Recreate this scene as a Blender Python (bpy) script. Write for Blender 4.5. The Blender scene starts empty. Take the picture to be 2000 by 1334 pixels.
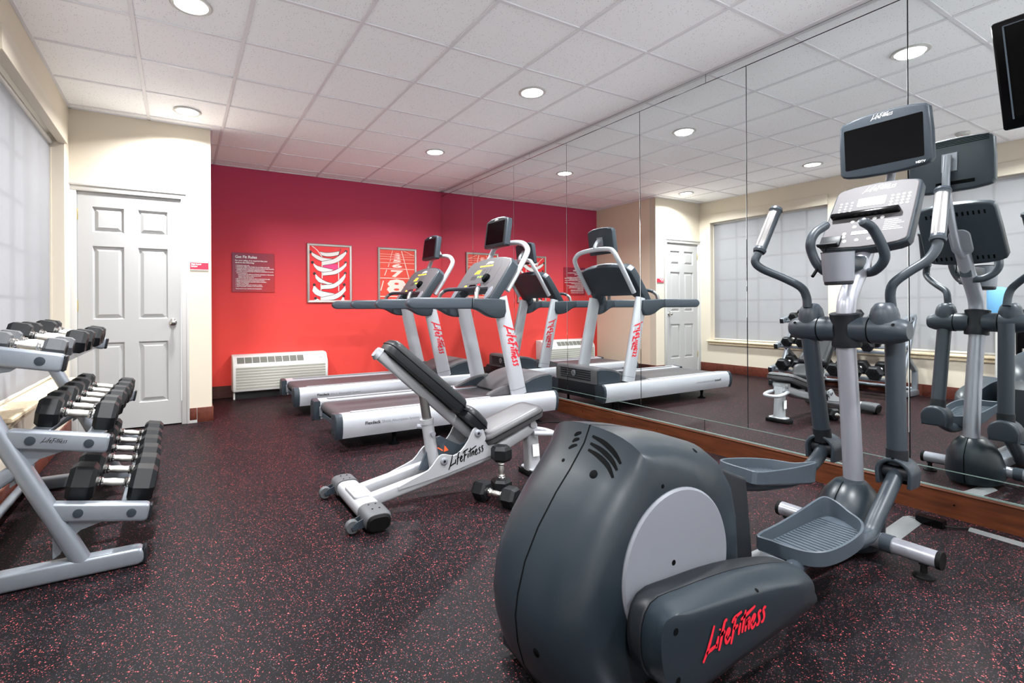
import bpy, bmesh, math, random
from mathutils import Vector, Matrix
from mathutils.bvhtree import BVHTree
random.seed(7)
scene = bpy.context.scene
COL = scene.collection

# ------------------------------------------------------------------ camera
CF, CYAW, CCY, CCX, CROLL, CH = 991.6078, .5263, 599.7594, 926.9564, .0056, 1.1012
cd = bpy.data.cameras.new('camera'); cam = bpy.data.objects.new('camera', cd); COL.objects.link(cam)
cam.location = (0, 0, CH)
cd.sensor_width = 36.0; cd.lens = CF / 2000 * 36.0
cd.shift_x = (1000 - CCX) / 2000; cd.shift_y = -(667 - CCY) / 2000
cd.clip_start = .05; cd.clip_end = 100
cam.rotation_euler = (Matrix.Rotation(-CYAW, 4, 'Z') @ Matrix.Rotation(math.pi / 2, 4, 'X') @ Matrix.Rotation(-CROLL, 4, 'Z')).to_euler()
scene.camera = cam

def ray(px, py):
    a, b = (px - CCX) / CF, (CCY - py) / CF
    a, b = a * math.cos(CROLL) + b * math.sin(CROLL), -a * math.sin(CROLL) + b * math.cos(CROLL)
    s, c = math.sin(CYAW), math.cos(CYAW)
    return Vector((s + a * c, c - a * s, b))
def W(px, py, X=None, Y=None, Z=None):
    """photo pixel -> point on a known plane of the room"""
    d = ray(px, py)
    t = X / d.x if X is not None else (Y / d.y if Y is not None else (Z - CH) / d.z)
    return Vector((0, 0, CH)) + d * t

# ------------------------------------------------------------------ light
scene.view_settings.view_transform = 'Standard'
scene.view_settings.look = 'None'
scene.view_settings.gamma = 1.0
scene.view_settings.use_curve_mapping = False
scene.view_settings.exposure = 1.0
LAMP_W = 36.0          # each recessed downlight
SKY = 1.15              # overcast daylight outside the shaded windows
wd = bpy.data.worlds.new('overcast_sky'); scene.world = wd; wd.use_nodes = True
wd.node_tree.nodes['Background'].inputs[0].default_value = (.93, .96, 1, 1)
wd.node_tree.nodes['Background'].inputs[1].default_value = SKY

# ------------------------------------------------------------------ materials
def srgb(r, g, b):
    f = lambda v: (v / 255 / 12.92) if v <= 10 else ((v / 255 + .055) / 1.055) ** 2.4
    return (f(r), f(g), f(b), 1)
M = {}
def mat(name, col, rough=.5, metal=0, spec=.5, coat=0, emit=0, noise=0, nscale=40, bump=0, bscale=200):
    m = bpy.data.materials.new(name); m.use_nodes = True
    nt = m.node_tree; b = nt.nodes['Principled BSDF']
    c = srgb(*col) if max(col) > 1 else (*col, 1)
    b.inputs['Base Color'].default_value = c
    b.inputs['Roughness'].default_value = rough
    b.inputs['Metallic'].default_value = metal
    b.inputs['Specular IOR Level'].default_value = spec
    b.inputs['Coat Weight'].default_value = coat
    b.inputs['Coat Roughness'].default_value = .15
    if emit:
        b.inputs['Emission Color'].default_value = c; b.inputs['Emission Strength'].default_value = emit
    tc = nt.nodes.new('ShaderNodeTexCoord')
    if noise:
        n = nt.nodes.new('ShaderNodeTexNoise'); n.inputs['Scale'].default_value = nscale; n.inputs['Detail'].default_value = 4
        nt.links.new(tc.outputs['Object'], n.inputs['Vector'])
        mx = nt.nodes.new('ShaderNodeMix'); mx.data_type = 'RGBA'
        mx.inputs[6].default_value = tuple(v * (1 - noise) for v in c[:3]) + (1,)
        mx.inputs[7].default_value = tuple(min(1, v * (1 + noise)) for v in c[:3]) + (1,)
        nt.links.new(n.outputs['Fac'], mx.inputs[0]); nt.links.new(mx.outputs[2], b.inputs['Base Color'])
    if bump:
        n2 = nt.nodes.new('ShaderNodeTexNoise'); n2.inputs['Scale'].default_value = bscale
        nt.links.new(tc.outputs['Object'], n2.inputs['Vector'])
        bp = nt.nodes.new('ShaderNodeBump'); bp.inputs['Strength'].default_value = bump; bp.inputs['Distance'].default_value = .002
        nt.links.new(n2.outputs['Fac'], bp.inputs['Height']); nt.links.new(bp.outputs[0], b.inputs['Normal'])
    M[name] = m
    return m

def nodes(m): return m.node_tree, m.node_tree.nodes, m.node_tree.links
def ramp(nt, stops, interp='LINEAR'):
    r = nt.nodes.new('ShaderNodeValToRGB'); e = r.color_ramp.elements; r.color_ramp.interpolation = interp
    while len(e) < len(stops): e.new(.5)
    for el, (p, c) in zip(e, stops): el.position = p; el.color = c if len(c) == 4 else (*c, 1)
    return r

mat('beige_wall', (202, 191, 174), .8, bump=.15, bscale=300, noise=.02, nscale=6)
mat('white_paint', (166, 165, 164), .4, spec=.3)
mat('trim_white', (186, 184, 181), .4, spec=.3)
mat('cream_board', (198, 188, 172), .5)
mat('silver', (146, 148, 156), .32, .4, coat=.2)
mat('bench_silver', (164, 166, 170), .34, .2, coat=.2, bump=.04, bscale=500)
mat('silver_frame', (128, 134, 142), .3, .45, coat=.25, bump=.05, bscale=500)
mat('white_metal', (176, 178, 184), .28, .2, coat=.4)
mat('graphite', (43, 50, 57), .38, spec=.32, bump=.05, bscale=700)
mat('graphite_dark', (25, 28, 32), .45, spec=.22, bump=.05, bscale=700)
mat('graphite_light', (58, 66, 74), .4, spec=.32, bump=.05, bscale=700)
mat('housing', (27, 35, 41), .34, spec=.36, bump=.03, bscale=800)
mat('disc_grey', (112, 115, 123), .4, .1, coat=.15)
mat('black_rubber', (16, 16, 17), .65, spec=.12, bump=.08)
mat('rubber_head', (20, 22, 24), .45, spec=.22, bump=.05, bscale=300)
mat('rubber_grey', (70, 72, 75), .6, bump=.08)
mat('black_gloss', (5, 5, 6), .16, spec=.16)
mat('black_matt', (7, 8, 9), .7, spec=.04)
mat('chrome', (214, 212, 208), .16, 1.0)
mat('chrome_knurl', (205, 202, 196), .28, 1.0, bump=.6, bscale=900)
mat('steel_brushed', (150, 148, 147), .36, .9, noise=.08, nscale=120)
mat('belt', (58, 56, 59), .5, noise=.08, nscale=14, bump=.1, bscale=400)
mat('grip_pad', (128, 128, 130), .7, bump=.4, bscale=300)
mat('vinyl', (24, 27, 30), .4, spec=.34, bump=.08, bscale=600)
mat('vinyl_glare', (60, 59, 61), .42, spec=.5, bump=.08, bscale=600)  # seat vinyl, the glare on it put into a lighter colour
mat('console_face', (82, 80, 82), .5, spec=.12)
mat('console_dark', (62, 62, 66), .35, coat=.2)
mat('logo_red', (200, 30, 48), .4)
mat('logo_black', (18, 18, 20), .4)
mat('logo_white', (235, 235, 235), .4)
mat('print_grey', (120, 122, 126), .5)
mat('led_amber', (255, 190, 40), .4, emit=1.2)
mat('led_green', (120, 210, 70), .4, emit=.6)
mat('stop_red', (205, 30, 36), .3)
mat('brass', (190, 170, 110), .3, .9)
mat('sign_red', (186, 32, 62), .4)
mat('frame_steel', (176, 170, 166), .32, .9, noise=.06, nscale=60)
mat('poster_red', (226, 30, 36), .35, noise=.12, nscale=9)
mat('poster_pink', (232, 52, 120), .35)
mat('lace', (226, 222, 218), .6, noise=.05, nscale=80)
mat('lace_line', (45, 20, 24), .5)
mat('track_red', (214, 66, 48), .45, noise=.08, nscale=25)
mat('track_white', (244, 208, 196), .5)
mat('ptac_white', (212, 212, 210), .4)
mat('ptac_grille', (172, 172, 162), .6, bump=.6, bscale=500)
mat('ptac_outlet', (104, 106, 98), .6, bump=.6, bscale=500)
mat('ptac_dark', (20, 20, 20), .7)
mat('warn_orange', (226, 88, 40), .5)
mat('blue_plastic', (96, 150, 190), .35)
mat('floor_cover_grey', (96, 98, 99), .55, spec=.2)
mat('lens', (1, 1, 1), .4, emit=9)
mat('window_vinyl', (225, 225, 222), .4)
mat('seam_dark', (16, 22, 26), .4)
mat('glass_edge', (150, 172, 166), .25, .6)
mat('bounce_white', (244, 244, 244), .8, bump=.1, bscale=300)
mat('beige_red_bounce', (222, 205, 182), .8, bump=.15, bscale=300)  # beige wall with the red wall's bounce light put into its colour
mat('keycap', (196, 196, 196), .4)
mat('lcd', (172, 176, 172), .25)

# mirror
m = mat('mirror', (.85, .885, .88), 0.0, 1.0)
# wood base, tile base
def wood(name, c1, c2, scale):
    m = mat(name, c1, .5, spec=.25); nt, N, L = nodes(m); b = N['Principled BSDF']
    tc = N.new('ShaderNodeTexCoord'); mp = N.new('ShaderNodeMapping'); mp.inputs['Scale'].default_value = scale
    n = N.new('ShaderNodeTexNoise'); n.inputs['Scale'].default_value = 3; n.inputs['Detail'].default_value = 6; n.inputs['Distortion'].default_value = .6
    r = ramp(nt, [(.3, srgb(*c1)), (.7, srgb(*c2))])
    L.new(tc.outputs['Object'], mp.inputs[0]); L.new(mp.outputs[0], n.inputs['Vector']); L.new(n.outputs['Fac'], r.inputs[0]); L.new(r.outputs[0], b.inputs['Base Color'])
wood('wood_base', (58, 27, 12), (84, 42, 20), (9, 1.2, 14))
wood('wood_dark', (62, 34, 30), (78, 46, 40), (1.2, 9, 14))
wood('tile_brown', (78, 36, 27), (98, 50, 38), (8, 8, 8))
wood('marble', (206, 184, 150), (228, 210, 182), (22, 22, 22))

# red ombre wall covering (its own colour changes from coral at the floor to berry at the ceiling)
m = mat('ombre_wall', (200, 60, 60), .7, spec=.3); nt, N, L = nodes(m); b = N['Principled BSDF']
geo = N.new('ShaderNodeNewGeometry'); sep = N.new('ShaderNodeSeparateXYZ'); L.new(geo.outputs['Position'], sep.inputs[0])
mr = N.new('ShaderNodeMapRange'); mr.inputs['From Min'].default_value = 0; mr.inputs['From Max'].default_value = 2.86
nz = N.new('ShaderNodeTexNoise'); nz.inputs['Scale'].default_value = 1.3; nz.inputs['Detail'].default_value = 3
mp = N.new('ShaderNodeMapping'); mp.inputs['Scale'].default_value = (.7, 1, 3)
L.new(geo.outputs['Position'], mp.inputs[0]); L.new(mp.outputs[0], nz.inputs['Vector'])
ad = N.new('ShaderNodeMath'); ad.operation = 'MULTIPLY_ADD'; ad.inputs[1].default_value = .12; ad.inputs[2].default_value = -.06
L.new(nz.outputs['Fac'], ad.inputs[0])
a2 = N.new('ShaderNodeMath'); L.new(sep.outputs['Z'], mr.inputs['Value']); L.new(mr.outputs[0], a2.inputs[0]); L.new(ad.outputs[0], a2.inputs[1])
OMBRE = [(0, srgb(216, 66, 56)), (.3, srgb(214, 66, 60)), (.52, srgb(206, 64, 68)), (.72, srgb(194, 62, 82)), (.9, srgb(182, 60, 90)), (1, srgb(178, 58, 90))]
r = ramp(nt, OMBRE); L.new(a2.outputs[0], r.inputs[0])
wv = N.new('ShaderNodeTexNoise'); wv.inputs['Scale'].default_value = 60; mp2 = N.new('ShaderNodeMapping'); mp2.inputs['Scale'].default_value = (.15, 1, 3)
L.new(geo.outputs['Position'], mp2.inputs[0]); L.new(mp2.outputs[0], wv.inputs['Vector'])
bp = N.new('ShaderNodeBump'); bp.inputs['Strength'].default_value = .12; bp.inputs['Distance'].default_value = .003
L.new(wv.outputs['Fac'], bp.inputs['Height']); L.new(bp.outputs[0], b.inputs['Normal'])
L.new(r.outputs[0], b.inputs['Base Color'])

# rules sign: printed berry to red diagonal
m = mat('rules_print', (140, 20, 40), .35); nt, N, L = nodes(m); b = N['Principled BSDF']
tc = N.new('ShaderNodeTexCoord'); sp = N.new('ShaderNodeSeparateXYZ'); L.new(tc.outputs['Object'], sp.inputs[0])
s1 = N.new('ShaderNodeMath'); s1.operation = 'SUBTRACT'; L.new(sp.outputs['X'], s1.inputs[0]); L.new(sp.outputs['Z'], s1.inputs[1])
s2 = N.new('ShaderNodeMath'); s2.operation = 'ADD'; s2.inputs[1].default_value = .5; L.new(s1.outputs[0], s2.inputs[0])
r = ramp(nt, [(.05, srgb(120, 34, 70)), (.45, srgb(140, 22, 50)), (.9, srgb(172, 22, 26))]); L.new(s2.outputs[0], r.inputs[0]); L.new(r.outputs[0], b.inputs['Base Color'])

# speckled rubber floor
m = mat('rubber_floor', (46, 44, 46), .46, spec=.07); nt, N, L = nodes(m); b = N['Principled BSDF']
geo = N.new('ShaderNodeNewGeometry')
wn = N.new('ShaderNodeTexNoise'); wn.inputs['Scale'].default_value = 120; wn.inputs['Detail'].default_value = 2
L.new(geo.outputs['Position'], wn.inputs['Vector'])
mxv = N.new('ShaderNodeMix'); mxv.data_type = 'VECTOR'; mxv.inputs[0].default_value = .012
L.new(geo.outputs['Position'], mxv.inputs[4]); L.new(wn.outputs['Color'], mxv.inputs[5])
def flakes(scale, thr, dist):
    v = N.new('ShaderNodeTexVoronoi'); v.inputs['Scale'].default_value = scale; L.new(mxv.outputs[1], v.inputs['Vector'])
    s = N.new('ShaderNodeSeparateColor'); L.new(v.outputs['Color'], s.inputs[0])
    g = N.new('ShaderNodeMath'); g.operation = 'GREATER_THAN'; g.inputs[1].default_value = thr; L.new(s.outputs[0], g.inputs[0])
    l = N.new('ShaderNodeMath'); l.operation = 'LESS_THAN'; l.inputs[1].default_value = dist; L.new(v.outputs['Distance'], l.inputs[0])
    k = N.new('ShaderNodeMath'); k.operation = 'MULTIPLY'; L.new(g.outputs[0], k.inputs[0]); L.new(l.outputs[0], k.inputs[1])
    return k, s
def over(base, fac, col):
    x = N.new('ShaderNodeMix'); x.data_type = 'RGBA'; L.new(fac.outputs[0], x.inputs[0])
    if hasattr(base, 'outputs'): L.new(base.outputs[2] if base.bl_idname == 'ShaderNodeMix' else base.outputs[0], x.inputs[6])
    else: x.inputs[6].default_value = base
    x.inputs[7].default_value = col
    return x
gn = N.new('ShaderNodeTexNoise'); gn.inputs['Scale'].default_value = 260; gn.inputs['Detail'].default_value = 3; L.new(geo.outputs['Position'], gn.inputs['Vector'])
base = ramp(nt, [(.35, srgb(10, 9, 11)), (.68, srgb(24, 22, 25))]); L.new(gn.outputs['Fac'], base.inputs[0])
k1, _ = flakes(300, .87, .45); c1 = over(base, k1, srgb(76, 71, 78))
k2, _ = flakes(300, .93, .44); c2 = over(c1, k2, srgb(136, 66, 68))
k3, _ = flakes(185, .945, .38); c3 = over(c2, k3, srgb(184, 84, 84))
L.new(c3.outputs[2], b.inputs['Base Color'])
bp = N.new('ShaderNodeBump'); bp.inputs['Strength'].default_value = .25; bp.inputs['Distance'].default_value = .002
L.new(gn.outputs['Fac'], bp.inputs['Height']); L.new(bp.outputs[0], b.inputs['Normal'])

# acoustic ceiling tile with pin holes
m = mat('ceiling_tile', (236, 236, 238), .9, spec=.1); nt, N, L = nodes(m); b = N['Principled BSDF']
geo = N.new('ShaderNodeNewGeometry'); v = N.new('ShaderNodeTexVoronoi'); v.inputs['Scale'].default_value = 95; L.new(geo.outputs['Position'], v.inputs['Vector'])
s = N.new('ShaderNodeSeparateColor'); L.new(v.outputs['Color'], s.inputs[0])
g = N.new('ShaderNodeMath'); g.operation = 'GREATER_THAN'; g.inputs[1].default_value = .78; L.new(s.outputs[1], g.inputs[0])
l = N.new('ShaderNodeMath'); l.operation = 'LESS_THAN'; l.inputs[1].default_value = .22; L.new(v.outputs['Distance'], l.inputs[0])
k = N.new('ShaderNodeMath'); k.operation = 'MULTIPLY'; L.new(g.outputs[0], k.inputs[0]); L.new(l.outputs[0], k.inputs[1])
x = N.new('ShaderNodeMix'); x.data_type = 'RGBA'; L.new(k.outputs[0], x.inputs[0]); x.inputs[6].default_value = srgb(248, 249, 252); x.inputs[7].default_value = srgb(165, 164, 166)
L.new(x.outputs[2], b.inputs['Base Color'])
mat('grid_metal', (222, 221, 226), .5)

# sun-screen shade fabric: lets diffuse daylight through
m = bpy.data.materials.new('shade_fabric'); m.use_nodes = True; M['shade_fabric'] = m; nt, N, L = nodes(m)
b = N['Principled BSDF']; b.inputs['Base Color'].default_value = srgb(128, 127, 129); b.inputs['Roughness'].default_value = .85
out = N['Material Output']; tl = N.new('ShaderNodeBsdfTranslucent'); tl.inputs['Color'].default_value = srgb(206, 206, 210)
tr = N.new('ShaderNodeBsdfTransparent'); tr.inputs['Color'].default_value = (.9, .9, .92, 1)
m1 = N.new('ShaderNodeMixShader'); m1.inputs[0].default_value = .11; L.new(b.outputs[0], m1.inputs[1]); L.new(tl.outputs[0], m1.inputs[2])
m2 = N.new('ShaderNodeMixShader'); m2.inputs[0].default_value = .065; L.new(m1.outputs[0], m2.inputs[1]); L.new(tr.outputs[0], m2.inputs[2]); L.new(m2.outputs[0], out.inputs[0])
# window glass
m = bpy.data.materials.new('window_glass'); m.use_nodes = True; M['window_glass'] = m; nt, N, L = nodes(m)
out = N['Material Output']; tr = N.new('ShaderNodeBsdfTransparent'); gl = N.new('ShaderNodeBsdfGlossy'); gl.inputs['Roughness'].default_value = .02
m1 = N.new('ShaderNodeMixShader'); m1.inputs[0].default_value = .06; L.new(tr.outputs[0], m1.inputs[1]); L.new(gl.outputs[0], m1.inputs[2]); L.new(m1.outputs[0], out.inputs[0])

# ------------------------------------------------------------------ geometry helpers
def V(*a): return Vector(a)
def cr(pts, n=6):
    """Catmull-Rom through points (any dimension, as tuples)"""
    P = [Vector(p) for p in pts]; out = []
    for i in range(len(P) - 1):
        p0 = P[i - 1] if i else P[0] * 2 - P[1]
        p1, p2 = P[i], P[i + 1]
        p3 = P[i + 2] if i + 2 < len(P) else P[-1] * 2 - P[-2]
        for k in range(n):
            t = k / n
            out.append(.5 * ((2 * p1) + (p2 - p0) * t + (2 * p0 - 5 * p1 + 4 * p2 - p3) * t * t + (3 * p1 - p0 - 3 * p2 + p3) * t ** 3))
    out.append(P[-1]); return out

class G:
    def __init__(s): s.bm = bmesh.new()
    def box(s, lo, hi, bev=0, seg=2, mtx=None):
        r = bmesh.ops.create_cube(s.bm, size=1); vs = r['verts']
        lo, hi = Vector(lo), Vector(hi); c = (lo + hi) / 2; d = hi - lo
        for v in vs: v.co = Vector((v.co.x * d.x, v.co.y * d.y, v.co.z * d.z)) + c
        if bev:
            es = list({e for v in vs for e in v.link_edges})
            rb = bmesh.ops.bevel(s.bm, geom=es, offset=bev, segments=seg, affect='EDGES', profile=.5)
            vs = list({v for f in rb['faces'] for v in f.verts} | {v for v in vs if v.is_valid})
        if mtx is not None:
            for v in vs: v.co = mtx @ v.co
        return s
    def loft(s, secs, cap=True, close=False):
        rings = [[s.bm.verts.new(p) for p in sec] for sec in secs]
        n = len(rings[0])
        pairs = list(zip(rings[:-1], rings[1:])) + ([(rings[-1], rings[0])] if close else [])
        for a, b in pairs:
            for i in range(n):
                try: s.bm.faces.new((a[i], a[(i + 1) % n], b[(i + 1) % n], b[i]))
                except ValueError: pass
        if cap and not close:
            s.bm.faces.new(rings[0][::-1]); s.bm.faces.new(rings[-1])
        return s
    def prism(s, pts, axis, a, b, bev=0, seg=2):
        """pts: 2-D outline in the other two axes (order x,y,z without axis)"""
        def mk(p, t):
            if axis == 'x': return Vector((t, p[0], p[1]))
            if axis == 'y': return Vector((p[0], t, p[1]))
            return Vector((p[0], p[1], t))
        if not bev: return s.loft([[mk(p, a) for p in pts], [mk(p, b) for p in pts]])
        ins = inset2(pts, bev); k = bev if b > a else -bev; secs = []
        for i in range(seg + 1):
            th = math.pi / 2 * i / seg; f = 1 - math.sin(th)
            q = [Vector(p) * (1 - f) + Vector(w) * f for p, w in zip(pts, ins)]
            secs.append([mk(p, a + k * (1 - math.cos(th))) for p in q])
        for i in range(seg, -1, -1):
            th = math.pi / 2 * i / seg; f = 1 - math.sin(th)
            q = [Vector(p) * (1 - f) + Vector(w) * f for p, w in zip(pts, ins)]
            secs.append([mk(p, b - k * (1 - math.cos(th))) for p in q])
        return s.loft(secs)
    def tube(s, pts, r, n=14, cap=True, up=None, sq=2.0):
        """sweep an ellipse (or super-ellipse, sq>2) along pts; r scalar, (ra,rb) or list of them; ra lies along 'up' side vector"""
        P = [Vector(p) for p in pts]; R = r if isinstance(r, list) else [r] * len(P)
        side = None; secs = []
        for i, p in enumerate(P):
            t = (P[min(i + 1, len(P) - 1)] - P[max(i - 1, 0)]).normalized()
            if side is None:
                ref = Vector(up) if up else (Vector((0, 0, 1)) if abs(t.z) < .9 else Vector((1, 0, 0)))
                side = (ref - t * ref.dot(t)).normalized()
            else: side = (side - t * side.dot(t)).normalized()
            oth = t.cross(side); ra, rb = R[i] if isinstance(R[i], (tuple, list)) else (R[i], R[i])
            sec = []
            for k in range(n):
                a = 2 * math.pi * k / n; ca, sa = math.cos(a), math.sin(a)
                ca = math.copysign(abs(ca) ** (2 / sq), ca); sa = math.copysign(abs(sa) ** (2 / sq), sa)
                sec.append(p + side * ra * ca + oth * rb * sa)
            secs.append(sec)
        return s.loft(secs, cap)
    def lathe(s, prof, o=(0, 0, 0), axis=(0, 0, 1), n=24, cap=True):
        ax = Vector(axis).normalized(); ref = Vector((0, 0, 1)) if abs(ax.z) < .9 else Vector((1, 0, 0))
        u = (ref - ax * ref.dot(ax)).normalized(); w = ax.cross(u); o = Vector(o)
        secs = [[o + ax * h + (u * math.cos(2 * math.pi * k / n) + w * math.sin(2 * math.pi * k / n)) * max(r, 1e-4) for k in range(n)] for r, h in prof]
        return s.loft(secs, cap)
    def ribbon(s, pts, w, nrm):
        """flat printed stroke of width w along pts, lying in the plane with normal nrm"""
        P = [Vector(p) for p in pts]; nrm = Vector(nrm).normalized(); L = []; n = len(P)
        for i in range(n):
            t = (P[min(i + 1, n - 1)] - P[max(i - 1, 0)]).normalized(); q = nrm.cross(t) * (w[i] if isinstance(w, list) else w) / 2
            L.append((s.bm.verts.new(P[i] + q), s.bm.verts.new(P[i] - q)))
        for a, b in zip(L[:-1], L[1:]): s.bm.faces.new((a[0], a[1], b[1], b[0]))
        return s
    def poly(s, pts):
        s.bm.faces.new([s.bm.verts.new(p) for p in pts]); return s
    def xf(s, mtx):
        for v in s.bm.verts: v.co = mtx @ v.co
        return s
def inset2(pts, d):
    n = len(pts); P = [Vector(p) for p in pts]
    area = sum(P[i].x * P[(i + 1) % n].y - P[(i + 1) % n].x * P[i].y for i in range(n)); sg = 1 if area > 0 else -1
    out = []
    for i in range(n):
        a = (P[i] - P[i - 1]); b = (P[(i + 1) % n] - P[i])
        a = a.normalized() if a.length else b.normalized(); b = b.normalized() if b.length else a
        na = Vector((-a.y, a.x)) * sg; nb = Vector((-b.y, b.x)) * sg; m = na + nb
        m = m / max(m.length_squared / 2, .35) if m.length else na
        out.append(P[i] + m * d)
    return out
def rrect(w, h, r, n=4, c=(0, 0)):
    pts = []
    for cx, cy, a0 in ((w / 2 - r, h / 2 - r, 0), (-w / 2 + r, h / 2 - r, 90), (-w / 2 + r, -h / 2 + r, 180), (w / 2 - r, -h / 2 + r, 270)):
        for k in range(n + 1):
            a = math.radians(a0 + 90 * k / n); pts.append((c[0] + cx + r * math.cos(a), c[1] + cy + r * math.sin(a)))
    return pts

ORG = {}
def link(o, parent=None):
    COL.objects.link(o)
    if parent is not None: o.parent = parent
    return o
def thing(name, label, cat, loc=(0, 0, 0), group=None):
    o = bpy.data.objects.new(name, None); o.empty_display_size = .1; o.location = loc
    COL.objects.link(o); o['label'] = label; o['category'] = cat
    if group: o['group'] = group
    ORG[o] = Vector(loc); return o
def obj(name, g, m, parent=None, sharp=38, org=None, smooth=True):
    """one mesh object; geometry given in world space, stored relative to the thing's base"""
    o0 = ORG[parent] if parent is not None and parent in ORG else Vector(org or (0, 0, 0))
    bm = g.bm if isinstance(g, G) else g
    bmesh.ops.remove_doubles(bm, verts=bm.verts, dist=1e-6)
    bmesh.ops.recalc_face_normals(bm, faces=bm.faces)
    for v in bm.verts: v.co -= o0
    me = bpy.data.meshes.new(name); bm.to_mesh(me); bm.free()
    me.materials.append(M[m] if isinstance(m, str) else m)
    if smooth:
        me.polygons.foreach_set('use_smooth', [True] * len(me.polygons))
        me.set_sharp_from_angle(angle=math.radians(sharp))
    o = bpy.data.objects.new(name, me); link(o, parent); ORG[o] = o0
    if parent is None: o.location = o0
    return o
def tag(o, label, cat, group=None):
    o['label'] = label; o['category'] = cat
    if group: o['group'] = group
    return o
def struct(name, g, m, parent=None, **k):
    o = obj(name, g, m, parent, **k)
    if parent is None: o['kind'] = 'structure'
    return o
def copy_tree(o, parent=None, group=None):
    c = o.copy(); COL.objects.link(c); c.parent = parent
    for ch in list(o.children): copy_tree(ch, c)
    return c
def text_bm(s, size, bold=0):
    cu = bpy.data.curves.new('t', 'FONT'); cu.body = s; cu.size = size; cu.offset = bold; cu.resolution_u = 2
    o = bpy.data.objects.new('t', cu); COL.objects.link(o)
    dg = bpy.context.evaluated_depsgraph_get(); me = bpy.data.meshes.new_from_object(o.evaluated_get(dg))
    bm = bmesh.new(); bm.from_mesh(me)
    bpy.data.objects.remove(o); bpy.data.curves.remove(cu); bpy.data.meshes.remove(me)
    return bm
def frame(o, u, v):
    """4x4 from text plane (x,y) to world: origin o, x along u, y along v"""
    u = Vector(u).normalized(); v = Vector(v); v = (v - u * v.dot(u)).normalized(); w = u.cross(v)
    return Matrix(((u.x, v.x, w.x, o[0]), (u.y, v.y, w.y, o[1]), (u.z, v.z, w.z, o[2]), (0, 0, 0, 1)))
def text(s, o, u, v, width=None, size=.05, bold=0):
    bm = text_bm(s, size, bold); xs = [q.co.x for q in bm.verts]
    k = width / (max(xs) - min(xs)) if width and xs else 1
    F = frame(o, u, v) @ Matrix.Scale(k, 4)
    for q in bm.verts: q.co = F @ q.co
    return bm
# the slanted brush-script word mark, as pen strokes (cap height 1)
STROKES = [
    [(.60, 1.04), (.46, .74), (.28, .4), (.08, .08), (-.14, -.2)], [(.08, .08), (.3, .13), (.52, .17), (.76, .2)],
    [(.86, .52), (.76, .28), (.70, .08)], [(.94, .72), (.97, .79)],
    [(1.44, .98), (1.32, 1.0), (1.22, .84), (1.06, .42), (.94, .1), (.86, -.08)], [(.98, .5), (1.14, .54), (1.30, .58)],
    [(1.34, .26), (1.50, .36), (1.60, .5), (1.52, .58), (1.40, .46), (1.31, .24), (1.36, .07), (1.48, .08), (1.64, .22)],
    [(2.06, .92), (1.92, .6), (1.80, .26), (1.66, -.1)], [(1.76, .74), (1.88, .88), (2.14, .94), (2.44, 1.0)], [(1.86, .45), (2.00, .49), (2.16, .53)],
    [(2.34, .56), (2.25, .32), (2.18, .1)],
    [(2.72, .98), (2.60, .66), (2.50, .34), (2.42, .1)], [(2.36, .68), (2.7, .75), (3.05, .84), (3.40, .93)],
    [(2.80, .56), (2.72, .34), (2.64, .08)], [(2.70, .32), (2.84, .5), (2.96, .55), (2.96, .44), (2.90, .2), (2.92, .08)],
    [(3.12, .26), (3.28, .36), (3.38, .5), (3.30, .58), (3.18, .46), (3.09, .24), (3.14, .07), (3.26, .08), (3.42, .22)],
    [(3.82, .56), (3.72, .62), (3.62, .52), (3.66, .38), (3.68, .22), (3.58, .08), (3.44, .08)],
    [(4.18, .60), (4.08, .66), (3.98, .56), (4.02, .42), (4.04, .26), (3.94, .1), (3.80, .09)]]
def logo(o, u, v, width, wt=.11):
    """o = left end of the base line"""
    F = frame(o, u, v); k = width / 4.32; g = G(); n = Vector(u).cross(Vector(v))
    for st in STROKES:
        pts = cr([(a + .12, b) for a, b in st], 3) if len(st) > 2 else [Vector(p) + Vector((.12, 0)) for p in st]
        ws = [wt * k * (1 - .35 * abs(2 * i / (len(pts) - 1) - 1)) for i in range(len(pts))]
        g.ribbon([F @ Vector((p.x * k, p.y * k, 0)) for p in pts], ws, n)
    return g
# ================================================================== room
XM, XL, YD, YR, XE, ZC, YB = 3.45, -.83, 5.60, 6.936, .27, 2.857, -.78
WIN = [(3.60, 5.40), (1.66, 3.34), (-.30, 1.40)]
ZS, ZT = .50, 2.56
fl = struct('floor', G().box((XL - .3, YB - .1, -.1), (XM + .1, YR + .1, 0)), 'rubber_floor')
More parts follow.
